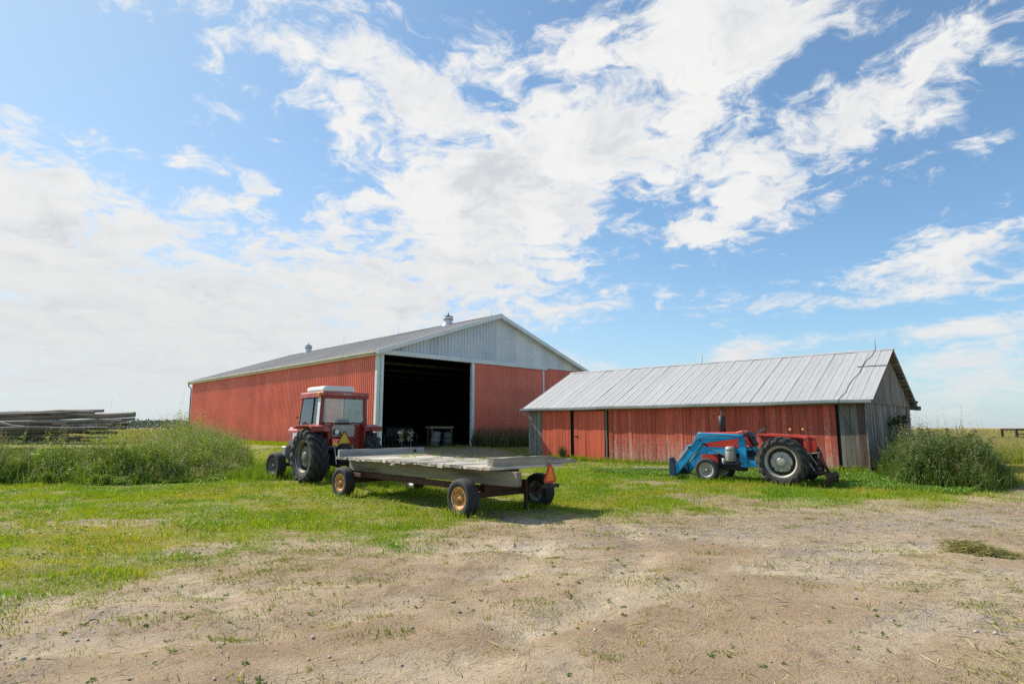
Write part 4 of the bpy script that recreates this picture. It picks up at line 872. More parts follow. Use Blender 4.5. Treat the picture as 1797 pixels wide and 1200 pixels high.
for s in (-1, 1):
    xo = s*.52-.045-.062
    for y, z in ((1.24, 1.44), (2.58, 1.30), (3.48, .27), (2.96, 1.06), (1.30, .60)): MB().lathe([(0, .032), (-.025, .032), (-.03, .018), (-.03, 0)], 10, 0, 'X', Matrix.Translation((xo+.005, y, z))).build('pivot_pin', IRON, lt)
    MB().tube([(xo, 1.28, 1.40), (xo-.02, 1.7, 1.44), (xo-.02, 2.3, 1.43), (xo-.01, 2.62, 1.36), (xo-.01, 2.95, 1.02)], .013, 6).build('hydraulic_hose', IRON, lt)
    MB().tube([(xo, 1.26, 1.36), (xo-.03, 1.40, 1.20), (xo-.02, 1.50, .95), (xo+.03, 1.56, .74)], .013, 6).build('hydraulic_hose', IRON, lt)
cn = MB().lathe([(.0, 0), (.0, .145), (.02, .155), (.36, .165), (.38, .155), (.41, .155), (.45, .12), (.46, 0)], 24, 0, 'Z', Matrix.Translation((-.66, 1.58, .66))).build('oil_can', CAN, lt)
MB().lathe([(.33, .168), (.35, .176), (.37, .168)], 24, 0, 'Z', Matrix.Translation((-.66, 1.58, .66))).build('can_band', GREYPAINT, cn)
MB().bx(-.72, -.55, 1.48, 1.68, .60, .66).build('can_bracket', IRON, lt)
MB().lathe([(0, 0), (0, .05), (.18, .05), (.18, 0)], 12, 0, 'Z', Matrix.Translation((-.55, 1.85, .56))).build('oil_filter', SEAL, lt)
MB().bx(-.35, -.22, 1.2, 2.0, .35, .55).build('hydraulic_valve', IRON, lt, .02)
MB().tube([(-.35, 1.3, .5), (-.5, 1.4, .36), (-.55, 1.7, .45), (-.56, 1.85, .6)], .018, 6).build('hose', IRON, lt)
MB().tube([(-.5, 1.2, 1.38), (-.45, 1.0, 1.1), (-.3, .9, .8)], .015, 6).build('hose', IRON, lt)
# grader blade on the three-point hitch
for s in (-1, 1):
    MB().beam((s*.30, -.25, .48), (s*.38, -0.83, .38), .05, .09).build('lift_arm', RUST, lt)
    MB().tube([(s*.28, -.42, .98), (s*.35, -.75, .44)], .02, 6).build('lift_link', CHROME, lt)
    MB().beam((s*.38, -0.83, .34), (s*.07, -0.83, .98), .05, .06).build('hitch_frame', RUST, lt)
MB().tube([(0, -.35, .88), (0, -0.80, .96)], .024, 8).build('top_link', CHROME, lt)
MB().beam((0, -0.80, .95), (0, -1.09, .30), .06, .08).build('blade_brace', RUST, lt)
MB().beam((-.42, -0.86, .36), (.42, -0.86, .36), .08, .08).build('hitch_bar', RUST, lt)
bl = MB(); v = []
for x in (-.72, .72):
    for y, z in ((-1.06, .02), (-1.14, .14), (-1.16, .28), (-1.10, .40), (-1.08, .40), (-1.14, .28), (-1.12, .14), (-1.04, .02)): v.append((x, y, z))
bl.add(v, [(k, (k+1) % 8, (k+1) % 8+8, k+8) for k in range(8)]+[tuple(range(8)), tuple(range(8, 16))]); bl.build('grader_blade', RUST, lt)

# ------------------------------------------------------------------ pole pile on the left
def pole(p0, p1, r0, r1, label, group, seed, name='weathered_pole', cat='pole'):
    p0, p1 = Vector(p0), Vector(p1); rr = random.Random(seed); n = 9; L = (p1-p0).length; pts = []; rad = []
    for k in range(n+1):
        t = k/n; pts.append((L*t, (rr.uniform(-1, 1)*.03+.08*math.sin(t*3.1+seed))*min(1, 4*t*(1-t)+.2), rr.uniform(-1, 1)*.02)); rad.append(r0+(r1-r0)*t+rr.uniform(-.006, .006))
    o = MB().tube(pts, rad, 10, 0, True, True, .05, seed).build(name, LOG, None)
    d = (p1-p0).normalized(); o.rotation_euler = (0, -math.asin(d.z), math.atan2(d.y, d.x)); o.location = p0
    return tag(o, label, cat, group)
PG = 'long poles on the woodpile'
def pp(a, b, y): return aty(a, b, y)
pole(pp(-160, 729, 22.3), pp(182, 720.5, 22.0), .10, .055, 'topmost weathered pole of the pile, its tip raised to the right', PG, 1)
pole(pp(-120, 733, 21.8), pp(166, 723, 21.7), .09, .06, 'shorter weathered pole just below the topmost raised pole', PG, 2)
pole(pp(-150, 740, 22.4), pp(236, 727.5, 22.1), .11, .095, 'thick square-cut pole reaching farthest right on the pile', PG, 3)
pole(pp(-90, 727, 21.3), pp(75, 756, 21.2), .07, .04, 'thin crooked branch slanting down across the left of the pile', PG, 4)
for k, (a, b, ya, yb, r) in enumerate(((-140, 214, 743, 737.5, .10), (-170, 205, 742, 743, .11), (-130, 236, 747, 736, .075), (-180, 190, 748, 747, .12), (-150, 172, 739, 740, .09), (-140, 225, 745, 744, .10))):
    pole(pp(a, ya, 21.6+.22*k), pp(b, yb, 21.6+.2*k), r*.75, r*.6, ['grey pole ending below the square-cut pole, mid height of the pile', 'thick dark pole in the lower layer of the long poles', 'thin grey pole whose tip lies right under the square-cut end', 'lowest and thickest long pole, resting on the cut logs', 'short-ended grey pole in the middle of the pole layer', 'rearmost long pole, its tip behind the lower ones'][k], PG, 10+k)
for k, (a, b, ya, yb, r) in enumerate(((-150, 190, 751, 752, .11), (-140, 150, 757, 755, .10), (-120, 222, 752, 750, .09), (-150, 120, 761, 764, .10), (-140, 205, 757, 759, .10))):
    pole(pp(a, ya, 21.0+.3*k), pp(b, yb, 21.0+.3*k), r*.75, r*.6, ['dark pole lying just under the lowest grey poles', 'shorter dark pole ending over the weeds in the under layer', 'dark pole of the under layer reaching far right', 'short dark pole lowest on the left of the pile', 'rear dark pole of the under layer, nearly hidden'][k], PG, 30+k)
for k in range(26):
    q = random.Random(300+k); ya = 741+k*1.45+q.uniform(-3, 3); a = q.uniform(-150, -60); b = q.uniform(90, 215); dep = q.uniform(21.2, 22.5)
    pole(pp(a, ya+q.uniform(-6, 6), dep), pp(b, ya+q.uniform(-5, 3), dep+q.uniform(-.3, .3)), q.uniform(.045, .075), q.uniform(.03, .055), 'thin weathered pole tangled in the middle of the woodpile', PG, 60+k)
mesh_sh = []
for k in range(5):
    rr = random.Random(40+k); R = rr.uniform(.15, .2); pts = [(0, 0, 0), (0, .8, .0), (0, 1.6, 0)]
    mb = MB().tube(pts, [R, R*.97, R*.95], 9, 0, False, True, .07, k)
    n0 = len(mb.v); mb.add(mb.v[:9], [tuple(range(8, -1, -1))], 1); mb.add(mb.v[18:27], [tuple(range(9))], 1)
    me = bpy.data.meshes.new('short_log'); me.from_pydata(mb.v, [], mb.f); me.materials.append(LOG); me.materials.append(CUT); me.polygons.foreach_set('material_index', mb.m); me.polygons.foreach_set('use_smooth', mb.sm); mesh_sh.append((me, R))
rr = random.Random(9)
for row in range(3):
    for k in range(17):
        me, R = mesh_sh[rr.randrange(5)]; x = -21.5+k*.42+(.21 if row % 2 else 0)+rr.uniform(-.03, .03)
        o = link('short_log', me, None, (x, 21.25+rr.uniform(-.2, .2), float(gz(x, 21.4))+.17+row*.315), (rr.uniform(-.05, .05), rr.uniform(0, 3), rr.uniform(-.45, .45)))
        tag(o, 'short cut log with pale end, stacked under the long poles', 'log', 'cut logs under the long poles')
# low earth bank with a flat top at far left
mb = MB(); v = []; f = []; n = 10
for i_ in range(n+1):
    for j_ in range(6):
        t = i_/n; a = j_/5; w = .35*math.sin(min(1, t*4)*1.57)*math.sin(min(1, (1-t)*4)*1.57)+.12
        v.append((t*1.7+.05*math.sin(j_*3+i_), [-.5, -.38, -.15, .2, .5, .7][j_]*(.8+w)+.03*math.sin(i_*2.3), [-.1, .42, .56, .58, .45, -.1][j_]*(w/.47)+.03*math.sin(i_*1.7+j_)))
for i_ in range(n):
    for j_ in range(5): f.append((i_*6+j_, i_*6+6+j_, i_*6+7+j_, i_*6+1+j_))
o = mb.add(v, f, 0, True).build('soil_mound', worn('dry_soil', (.27, .18, .10), (.19, .125, .075), .95, 0, 5, .6, bd=.03), None); p = aty(30, 838, 19.6); o.location = (p.x, 19.6, float(gz(p.x, 19.6))); o.scale = (.75, .7, .95)
tag(o, 'small bare brown soil mound among the weeds at far left', 'mound')
# pale pole on the grass by the loader
o = MB().tube([(0, 0, 0), (.6, .01, .004), (1.3, 0, 0)], .022, 8).build('pale_rod', worn('pale_wood', (.55, .5, .42), (.45, .4, .33), .7), None); p = atz(1112, 829); p1 = atz(1168, 829.5)
o.location = (p.x, p.y, .17); o.rotation_euler = (0, 0, math.atan2(p1.y-p.y, p1.x-p.x)); tag(o, 'thin pale rod lying in the grass left of the blue loader', 'rod')

# ------------------------------------------------------------------ far field things
rk = thing('hay_rack', 'dark empty hay rack standing far off in the right field', 'hay rack', (aty(1790, 760, 62).x+1.2, 62, 0), .1)
MB().bx(-2.6, 2.6, -.9, .9, 1.42, 1.6).build('rack_bed', IRON, rk, .02)
for x in (-2.5, -.9, .7, 2.4):
    for y in (-.8, .8): MB().bx(x-.09, x+.09, y-.06, y+.06, .0, 1.42).build('leg', IRON, rk)
MB().bx(-2.5, 2.5, -.86, -.80, 1.0, 1.1).build('rail', IRON, rk)
o = MB().lathe([(-.62, 0), (-.62, .62), (-.55, .68), (.55, .68), (.62, .62), (.62, 0)], 28, 0, 'X').build('hay_bale', HAY, None); p = aty(1706, 756, 112); o.location = (p.x, 112, .83); o.rotation_euler = (0, 0, .7)
tag(o, 'round brown hay bale on the horizon of the right field', 'hay bale')
for k, px_ in enumerate((1678, 1683.5)):
    o = MB().rough((0, 0, -.3), (0, 0, 2.0), .11, .11, 6, .01, seed=k).build('fence_post', GREYWOOD, None); p = aty(px_, 750, 96); o.location = (p.x, 96, 0)
    tag(o, 'left of two old fence posts standing on the field horizon' if k == 0 else 'right of two old fence posts standing on the field horizon', 'fence post', 'fence posts in the field')

# ------------------------------------------------------------------ vegetation (numpy meshes)
def blades(Pt, h, w, col, lean=.35, segs=1, rng=RNG):
    n = len(Pt); a = rng.uniform(0, 2*math.pi, n); la = rng.uniform(0, 2*math.pi, n); ln = rng.uniform(.1, 1, n)*lean*h
    side = np.stack([np.cos(a), np.sin(a), np.zeros(n)], 1)*(w/2)[:, None]; L = np.stack([np.cos(la)*ln, np.sin(la)*ln, np.zeros(n)], 1); up = np.stack([np.zeros(n), np.zeros(n), h], 1)
    if segs == 1:
        v = np.stack([Pt-side, Pt+side, Pt+up+L], 1).reshape(-1, 3); f = np.arange(n*3).reshape(-1, 3); c = np.repeat(col, 3, 0)
    else:
        m = Pt+up*.58+L*.35; v = np.stack([Pt-side, Pt+side, m-side*.8, m+side*.8, Pt+up*.95+L], 1).reshape(-1, 3)
        b = np.arange(n)[:, None]*5; f = np.concatenate([b+np.array([[0, 1, 3]]), b+np.array([[0, 3, 2]]), b+np.array([[2, 3, 4]])], 0); c = np.repeat(col, 5, 0)
    return v, f, c
def leaves(Pt, dirs, ln, wd, col, droop=.2, rng=RNG):
    n = len(Pt); dirs = dirs/np.linalg.norm(dirs, axis=1)[:, None]; r = rng.normal(size=(n, 3)); s = np.cross(dirs, r); s /= np.linalg.norm(s, axis=1)[:, None]
    tip = Pt+dirs*ln[:, None]; tip[:, 2] -= droop*ln; mid = Pt+dirs*(ln*.45)[:, None]
    v = np.stack([Pt, mid+s*(wd/2)[:, None], tip, mid-s*(wd/2)[:, None]], 1).reshape(-1, 3); b = np.arange(n)[:, None]*4
    return v, np.concatenate([b+np.array([[0, 1, 2]]), b+np.array([[0, 2, 3]])], 0), np.repeat(col, 4, 0)
def join(parts):
    o = 0; V = []; F = []; C = []
    for v, f, c in parts: V.append(v); F.append(f+o); C.append(c); o += len(v)
    return np.concatenate(V), np.concatenate(F), np.concatenate(C)
def stuff(name, parts, mt, label, kind='stuff'):
    v, f, c = join(parts); return tag(link(name, mesh_np(name, v, f, mt, c)), label, None, None, kind)
def palette(n, cols, jit=.18, rng=RNG, w=None):
    c = np.array(cols)[rng.choice(len(cols), n, p=w)]; return np.clip(c*(1+rng.uniform(-jit, jit, (n, 1)))*(1+rng.uniform(-.06, .06, (n, 3))), .002, 1)
def scatter(x0, x1, y0, y1, n, rng=RNG): return rng.uniform(x0, x1, n), rng.uniform(y0, y1, n)
def in_view(x, y, m=1.0): return (np.abs(x) < y*.90+m) & (y > 3.6)
def clear(x, y):
    """keep plants out of the buildings"""
    lx = (x-BC[0])*Bg[0]+(y-BC[1])*Bg[1]; ly = (x-BC[0])*Bl[0]+(y-BC[1])*Bl[1]; inb = (lx > -.1) & (lx < BW) & (ly > -.05) & (ly < BL)
    qx = (x-SO.x)*sxv.x+(y-SO.y)*sxv.y; qy = (x-SO.x)*syv.x+(y-SO.y)*syv.y; ins = (qx > 0) & (qx < SL+.05) & (qy > -.05) & (qy < SD)
    return ~(inb | ins)
GREENS = [(.225, .34, .010), (.175, .295, .010), (.285, .375, .012), (.34, .385, .018)]
YEL = [(.43, .40, .05), (.38, .37, .04), (.46, .39, .12)]
# lawn
def lawn(n, x0, x1, y0, y1, hmin, hmax, w, seed, power=1.0):
    rng = np.random.default_rng(seed); x, y = scatter(x0, x1, y0, y1, n, rng)
    m = grass_mask(x, y); k = (rng.uniform(0, 1, n) < m**power*(.35+.65*sstep(.32, .6, fbm(x, y, 1.6, 3, 61)))) & in_view(x, y) & clear(x, y) & (poly_sd(x, y, WEEDP) < .8)
    x, y = x[k], y[k]; n = len(x); hh = rng.uniform(hmin, hmax, n)*(.35+.6*sstep(.35, .7, fbm(x, y, .8, 3, 63))+.8*sstep(.52, .72, fbm(x, y, 3.4, 2, 64)))
    dry = sstep(.46, .66, fbm(x, y, .5, 4, 65)); col = palette(n, GREENS, .25, rng); cy = palette(n, YEL, .2, rng); s = (rng.uniform(0, 1, n) < .10+.75*dry)[:, None]; col = np.where(s, cy, col)
    hh = np.where(s[:, 0], hh*.75, hh)
    lush = sstep(.5, .68, fbm(x+40, y, .6, 3, 67))[:, None]; col = col*(1-lush*.25*np.array([[1.6, .55, 1]]))
    return blades(np.stack([x, y, gz(x, y)-.008], 1), hh, w*rng.uniform(.7, 1.4, n), col, .8, 1, rng)
parts = [lawn(360000, -15, 4, 6.0, 16, .035, .085, .011, 1), lawn(230000, -16, 12, 15, 24, .05, .12, .016, 2), lawn(130000, -18, 16, 23, 38, .06, .15, .026, 3), lawn(90000, 2, 18, 13, 24, .05, .11, .014, 4)]
stuff('lawn_grass', parts, LEAF, 'short bright green and yellowing grass around the wagon')
# low leafy weeds mixed into the lawn
rng = np.random.default_rng(4); x, y = scatter(-15, 6, 8, 26, 120000, rng); k = (rng.uniform(0, 1, len(x)) < grass_mask(x, y)*sstep(.46, .62, fbm(x, y, 1.4, 4, 69))) & in_view(x, y) & clear(x, y); x, y = x[k], y[k]; n = len(x)
stuff('lawn_weeds', [leaves(np.stack([x, y, gz(x, y)+rng.uniform(.01, .09, n)], 1), np.stack([rng.normal(size=n), rng.normal(size=n), rng.uniform(-.1, .6, n)], 1), rng.uniform(.025, .06, n), rng.uniform(.015, .03, n), palette(n, [(.16, .26, .025), (.21, .30, .03), (.12, .21, .025), (.27, .33, .06)], .2, rng), .2, rng)], LEAF2, 'low leafy weeds mixed through the lawn')
# clover strip along the shed
rng = np.random.default_rng(5); x, y = scatter(3, 13.5, 13.6, 24, 150000, rng)
sd_f = (x-SO.x)*syv.x+(y-SO.y)*syv.y; k = (poly_sd(x, y, GRASSP)+(fbm(x, y, 2, 3, 71)-.5)*.7 > .05) & (sd_f > -6.8) & (sd_f < -.05) & in_view(x, y) & (rng.uniform(0, 1, len(x)) < .5+.6*fbm(x, y, 1.8, 3, 73)); x, y = x[k], y[k]; n = len(x)
z = gz(x, y)+rng.uniform(.02, .13, n)*(.5+.9*fbm(x, y, .9, 3, 75)); dr_ = np.stack([rng.normal(size=n), rng.normal(size=n), rng.uniform(-.1, .7, n)], 1)
cl = leaves(np.stack([x, y, z], 1), dr_, rng.uniform(.03, .07, n), rng.uniform(.03, .055, n), palette(n, [(.12, .245, .02), (.165, .29, .022), (.09, .19, .02), (.22, .32, .05)], .2, rng))
stuff('clover_patch', [cl], LEAF2, 'bright green clover strip between the loader tractor and the dirt')
# taller grass at wall feet, under wagon and tractor
def fringe(n, x, y, hmin, hmax, w, cols, rng, lean=.5): return blades(np.stack([x, y, gz(x, y)-.01], 1), rng.uniform(hmin, hmax, n), w*rng.uniform(.7, 1.3, n), palette(n, cols, .25, rng), lean, 2, rng)
rng = np.random.default_rng(6); P_ = []
n = 9000; t = rng.uniform(0, SL, n); off = -np.abs(rng.normal(0, .28, n))-.04; x = SO.x+sxv.x*t+syv.x*off; y = SO.y+sxv.y*t+syv.y*off
k = rng.uniform(0, 1, n) < .25+sstep(.42, .6, fbm(x, y, 1.1, 3, 81)); x, y = x[k], y[k]
P_.append(fringe(len(x), x, y, .12, .38, .016, GREENS+[(.07, .13, .02)], rng))
n = 9000; t = rng.uniform(XD1, BW*.75, n); off = -np.abs(rng.normal(0, .7, n))-.1; x = BC[0]+Bg[0]*t+Bl[0]*off; y = BC[1]+Bg[1]*t+Bl[1]*off
P_.append(fringe(n, x, y, .3, .85, .026, [(.09, .15, .03), (.12, .17, .03), (.07, .12, .03)], rng)); 
x, y = x[:3500], y[:3500]; P_.append(fringe(3500, x, y, .8, 1.5, .018, [(.30, .19, .13), (.26, .2, .11), (.33, .24, .15)], rng, .35))
n = 9000; t = rng.uniform(.3, BL, n); off = -np.abs(rng.normal(0, .5, n))-.08; x = BC[0]+Bl[0]*t+Bg[0]*off; y = BC[1]+Bl[1]*t+Bg[1]*off
P_.append(fringe(n, x, y, .12, .35, .024, GREENS, rng))
n = 16000; x = rng.uniform(-10.5, -6, n); y = rng.uniform(20, 30, n); k = (fbm(x, y, .5, 3, 83) > .46) & (poly_sd(x, y, WEEDP) < .3) & clear(x, y); P_.append(fringe(k.sum(), x[k], y[k], .12, .4, .018, [(.17, .27, .02), (.22, .3, .03), (.13, .22, .02)], rng))
for cx, cy, s, n in ((-1.0, 11.85, .28, 220), (.5, 13.3, .35, 260), (-4.2, 15.4, .35, 220), (-6.1, 18.6, .5, 300), (-7.8, 21.4, .4, 260), (8.0, 17.9, .45, 500), (6.2, 19.2, .35, 300), (7.2, 18.9, .5, 500), (9.2, 18.6, .5, 400), (-2.6, 16.9, .4, 160)):
    P_.append(fringe(n, rng.normal(cx, s, n), rng.normal(cy, s, n), .08, .22, .012, GREENS, rng))
cx, cy = scatter(-14, 12, 9, 26, 900, rng); kk = (grass_mask(cx, cy) > .5) & clear(cx, cy) & (fbm(cx, cy, .9, 3, 87) > .47)
for a_, b_ in zip(cx[kk], cy[kk]):
    n = rng.integers(12, 40); s_ = rng.uniform(.05, .16); P_.append(fringe(n, rng.normal(a_, s_, n), rng.normal(b_, s_, n), .06, rng.uniform(.12, .22), .012, GREENS, rng, .9))
stuff('tall_grass_fringe', P_, LEAF, 'taller grass growing along the wall feet and wheels')
# sparse tufts and sprigs on the dirt
rng = np.random.default_rng(8); P_ = []
x, y = scatter(-9, 12, 3.7, 16, 16000, rng); gm = grass_mask(x, y); sd = poly_sd(x, y, GRASSP)
pr = .12+.55*sstep(-3.2, -.2, sd)+.5*sstep(.52, .68, fbm(x, y, .7, 3, 91))+.55*sstep(4, 9, x-.25*y)*sstep(12, 7, y); pr *= 1-.85*gravel_mask(x, y)*sstep(7, 9, y)
k = (gm < .6) & (rng.uniform(0, 1, len(x)) < pr*.62) & in_view(x, y); tx, ty = x[k], y[k]
for i_ in range(len(tx)):
    n = rng.integers(5, 22); s = rng.uniform(.02, .10); hx = rng.normal(tx[i_], s, n); hy = rng.normal(ty[i_], s, n)
    cols = [(.20, .26, .03), (.17, .22, .03), (.25, .29, .035), (.20, .21, .06)] if rng.random() < .68 else YEL+[(.34, .28, .13)]
    P_.append(fringe(n, hx, hy, .012, rng.uniform(.025, .07), .007, cols, rng, 1.3))
nc = 1000; cx, cy = scatter(-8, 10, 3.8, 14, nc, rng); sdc = poly_sd(cx, cy, GRASSP); pr = .22+.75*sstep(-3.4, -.2, sdc)+.6*sstep(3, 5.5, cx-.2*cy)*sstep(10, 6, cy)
for i_ in np.nonzero((rng.uniform(0, 1, nc) < pr) & (sdc < .6) & in_view(cx, cy))[0]:
    n = rng.integers(30, 150); s = rng.uniform(.05, .22); hx = rng.normal(cx[i_], s*1.3, n); hy = rng.normal(cy[i_], s*.8, n)
    cols = [(.20, .25, .035), (.15, .20, .03), (.25, .29, .05)] if rng.random() < .6 else [(.30, .28, .08), (.38, .33, .13), (.20, .22, .05)]
    P_.append(fringe(n, hx, hy, .012, rng.uniform(.03, .075), .008, cols, rng, 1.3))
stuff('dirt_tufts', P_, LEAF, 'sparse grass tufts scattered over the dirt yard')
# broad plantain leaves low on the dirt
n0 = 700; x, y = scatter(-8, 7, 3.9, 13, n0, rng); k = (grass_mask(x, y) < .7) & (fbm(x, y, .8, 3, 95) > .47) & in_view(x, y); x, y = x[k], y[k]; Q = []
for i_ in range(len(x)):
    n = rng.integers(4, 9); a = rng.uniform(0, 6.28, n); Q.append(leaves(np.tile([[x[i_], y[i_], float(gz(x[i_], y[i_]))+.006]], (n, 1)), np.stack([np.cos(a), np.sin(a), rng.uniform(.1, .6, n)], 1), rng.uniform(.02, .055, n), rng.uniform(.012, .022, n), palette(n, [(.17, .24, .04), (.20, .27, .05), (.14, .2, .05)], .2, rng)))
stuff('plantain_rosettes', Q, LEAF2, 'small broad-leaved weeds flat on the dirt yard')
# cut straw lying about, thicker at lower right
rng = np.random.default_rng(12); x, y = scatter(-7, 14, 3.8, 19, 95000, rng)
pr = .12+.65*sstep(2.6, 5.6, x+ (7-y)*.25)*sstep(.45, .62, fbm(x, y, .9, 4, 97))*sstep(13, 7, y)+.25*sstep(.56, .7, fbm(x, y, .8, 3, 99))+.5*sstep(11, 13, x)*sstep(19, 15, y)
k = (rng.uniform(0, 1, len(x)) < pr) & in_view(x, y) & (grass_mask(x, y) < .8); x, y = x[k], y[k]; n = len(x); a = rng.uniform(0, 6.28, n)
st = leaves(np.stack([x, y, gz(x, y)+rng.uniform(.004, .025, n)], 1), np.stack([np.cos(a), np.sin(a), rng.uniform(-.05, .22, n)], 1), rng.uniform(.06, .22, n), rng.uniform(.004, .008, n), palette(n, [(.48, .39, .21), (.42, .36, .17), (.36, .33, .13), (.30, .27, .12)], .2, rng), 0, rng)
stuff('cut_straw', [st], DRY, 'dry cut grass clippings strewn on the dirt')
# pebbles
x, y = scatter(-7, 13, 3.8, 16, 26000, rng); k = (rng.uniform(0, 1, len(x)) < .12+.8*gravel_mask(x, y)) & in_view(x, y) & (grass_mask(x, y) < .4); x, y = x[k], y[k]; n = len(x)
r_ = np.clip(rng.lognormal(-4.8, .5, n), .004, .028); oc = np.array([[1, 0, 0], [0, 1, 0], [-1, 0, 0], [0, -1, 0], [0, 0, .75], [0, 0, -.5]]); jit = rng.uniform(.6, 1.3, (n, 6, 1))
v = (np.stack([x, y, gz(x, y)+r_*.2], 1)[:, None, :]+oc[None]*jit*r_[:, None, None]).reshape(-1, 3); b = np.arange(n)[:, None]*6
f = np.concatenate([b+np.array([q]) for q in ((0, 1, 4), (1, 2, 4), (2, 3, 4), (3, 0, 4), (1, 0, 5), (2, 1, 5), (3, 2, 5), (0, 3, 5))], 0)
stuff('pebbles', [(v, f, np.repeat(palette(n, [(.42, .37, .31), (.33, .30, .27), (.50, .46, .40), (.24, .20, .17)], .15, rng), 6, 0))], STONE, 'loose pebbles and grit in the dirt yard')
# clump of raked hay on the yard at right
rng = np.random.default_rng(14); a = atz(1680, 966); b_ = atz(1775, 978); n = 2600; t = rng.beta(1.1, 1.5, n); w_ = .17*(1-t)+.07
x = a.x+(b_.x-a.x)*t+rng.normal(0, 1, n)*w_*.35; y = a.y+(b_.y-a.y)*t+rng.normal(0, 1, n)*w_*.6; z = gz(x, y)+rng.uniform(0, 1, n)**1.5*(.14*(1-t)**.7+.035); an = rng.uniform(0, 6.28, n)
v, f, c = leaves(np.stack([x, y, z], 1), np.stack([np.cos(an), np.sin(an)*.6, rng.uniform(-.35, .3, n)], 1), rng.uniform(.06, .2, n), rng.uniform(.004, .009, n), palette(n, [(.46, .43, .19), (.54, .49, .24), (.34, .33, .12), (.26, .25, .09)], .2, rng), .1, rng)
tag(link('hay_clump', mesh_np('hay_clump', v, f, DRY, c)), 'small raked clump of cut hay on the dirt at right', 'hay clump')
# weed bank
def weeds(name, poly, n, hfun, label, seed, cols, top, lsize=1.0, dens_leaf=26, gcol=1.0):
    rng = np.random.default_rng(seed); q = np.array(poly); x, y = scatter(q[:, 0].min(), q[:, 0].max(), q[:, 1].min(), q[:, 1].max(), n*3, rng)
    sd = poly_sd(x, y, poly)+(fbm(x, y, 1.2, 3, seed)-.5)*.8; k = (sd > 0) & in_view(x, y, 2.5) & clear(x, y); x, y, sd = x[k][:n], y[k][:n], sd[k][:n]; n = len(x)
    h = hfun(x, y, sd)*rng.uniform(.75, 1.15, n); z0 = gz(x, y); la = rng.uniform(0, 6.28, n); ln = rng.uniform(0, .22, n)*h
    parts = []; tipx, tipy = x+np.cos(la)*ln, y+np.sin(la)*ln
    sv = np.stack([np.stack([x-.006, y, z0], 1), np.stack([x+.006, y, z0], 1), np.stack([tipx, tipy, z0+h], 1)], 1).reshape(-1, 3); parts.append((sv, np.arange(n*3).reshape(-1, 3), np.repeat(palette(n, [(.10, .13, .035), (.13, .12, .05)], .2, rng), 3, 0)))
    m = dens_leaf; t = rng.uniform(.06, 1, (n, m)); base = np.stack([x[:, None]+(tipx-x)[:, None]*t, y[:, None]+(tipy-y)[:, None]*t, z0[:, None]+h[:, None]*t], 2).reshape(-1, 3); a = rng.uniform(0, 6.28, n*m)
    N = n*m; dr = np.stack([np.cos(a), np.sin(a), rng.uniform(-.2, .9, N)], 1); sz = (1.15-.75*t.reshape(-1))*rng.uniform(.6, 1.3, N)*lsize*np.repeat(rng.choice([.6, .9, 1.1, 1.7], n), m); pc = np.repeat(palette(n, cols, .28, rng), m, 0)*(1+rng.uniform(-.15, .15, (N, 1)))
    parts.append(leaves(base, dr, .13*sz, .045*sz, pc, .25, rng))
    s = rng.uniform(0, 1, n) < top; ntop = s.sum(); m2 = 16
    if ntop:
        bx_ = np.stack([tipx[s], tipy[s], z0[s]+h[s]], 1); bb = np.repeat(bx_, m2, 0)+rng.normal(0, 1, (ntop*m2, 3))*np.array([.05, .05, .08]); d2 = rng.normal(size=(ntop*m2, 3)); d2[:, 2] = np.abs(d2[:, 2])
        parts.append(leaves(bb, d2, rng.uniform(.02, .05, ntop*m2), rng.uniform(.010, .022, ntop*m2), palette(ntop*m2, [(.40, .31, .27), (.50, .42, .36), (.33, .22, .20), (.36, .33, .2)], .2, rng), 0, rng))
    kk = rng.integers(0, n, max(60, n//9)); q = len(kk); hh = h[kk]*rng.uniform(1.15, 1.5, q)+.15     # dead seed stalks standing above the rest
    bs = np.stack([x[kk], y[kk], z0[kk]], 1); tp = bs+np.stack([rng.normal(0, .10, q), rng.normal(0, .10, q), hh], 1); w3 = np.array([[.006, 0, 0]]); dc = palette(q, [(.36, .28, .17), (.28, .20, .13), (.40, .34, .22)], .2, rng)
    parts.append((np.stack([bs-w3, bs+w3, tp+w3*.5], 1).reshape(-1, 3), np.arange(q*3).reshape(-1, 3), np.repeat(dc, 3, 0)))
    m3 = 14; tt = rng.uniform(.72, 1.0, (q, m3, 1)); bb = (bs[:, None]+(tp-bs)[:, None]*tt).reshape(-1, 3); parts.append(leaves(bb, rng.normal(size=(q*m3, 3))+np.array([0, 0, .8]), rng.uniform(.02, .07, q*m3), rng.uniform(.006, .014, q*m3), np.repeat(dc, m3, 0), 0, rng))
    ng = n*3; kg = rng.integers(0, n, ng); xg, yg = x[kg]+rng.normal(0, .22, ng), y[kg]+rng.normal(0, .22, ng); parts.append(blades(np.stack([xg, yg, gz(xg, yg)], 1), h[kg]*rng.uniform(.55, 1.25, ng)+.08, rng.uniform(.008, .016, ng), palette(ng, [(.20, .33, .03), (.17, .28, .03), (.26, .35, .05), (.31, .33, .09)], .2, rng)*gcol, .7, 2, rng))
    return stuff(name, parts, LEAF2, label)
def hw(x, y, sd): return np.clip(.22+.62*sd+.06*(y-18), .20, 1.3)*(.12+1.6*fbm(x, y, 1.9, 4, 111))*np.where(x < -13, 1.3, 1.0)*(.30+.75*sstep(-9.0, -12.3, x))*np.where(y > 27, .85, 1)
weeds('weed_bank', WEEDP, 7000, hw, 'tall flowering weeds in a bank between the poles and the barn', 21, [(.22, .32, .045), (.18, .27, .045), (.26, .34, .07), (.24, .36, .035), (.28, .36, .09)], .22, 1.0, 30)
def hb(x, y, sd): return np.clip(.5+1.5*sd, .3, 1.22)*(.35+1.25*fbm(x, y, 1.7, 4, 113))
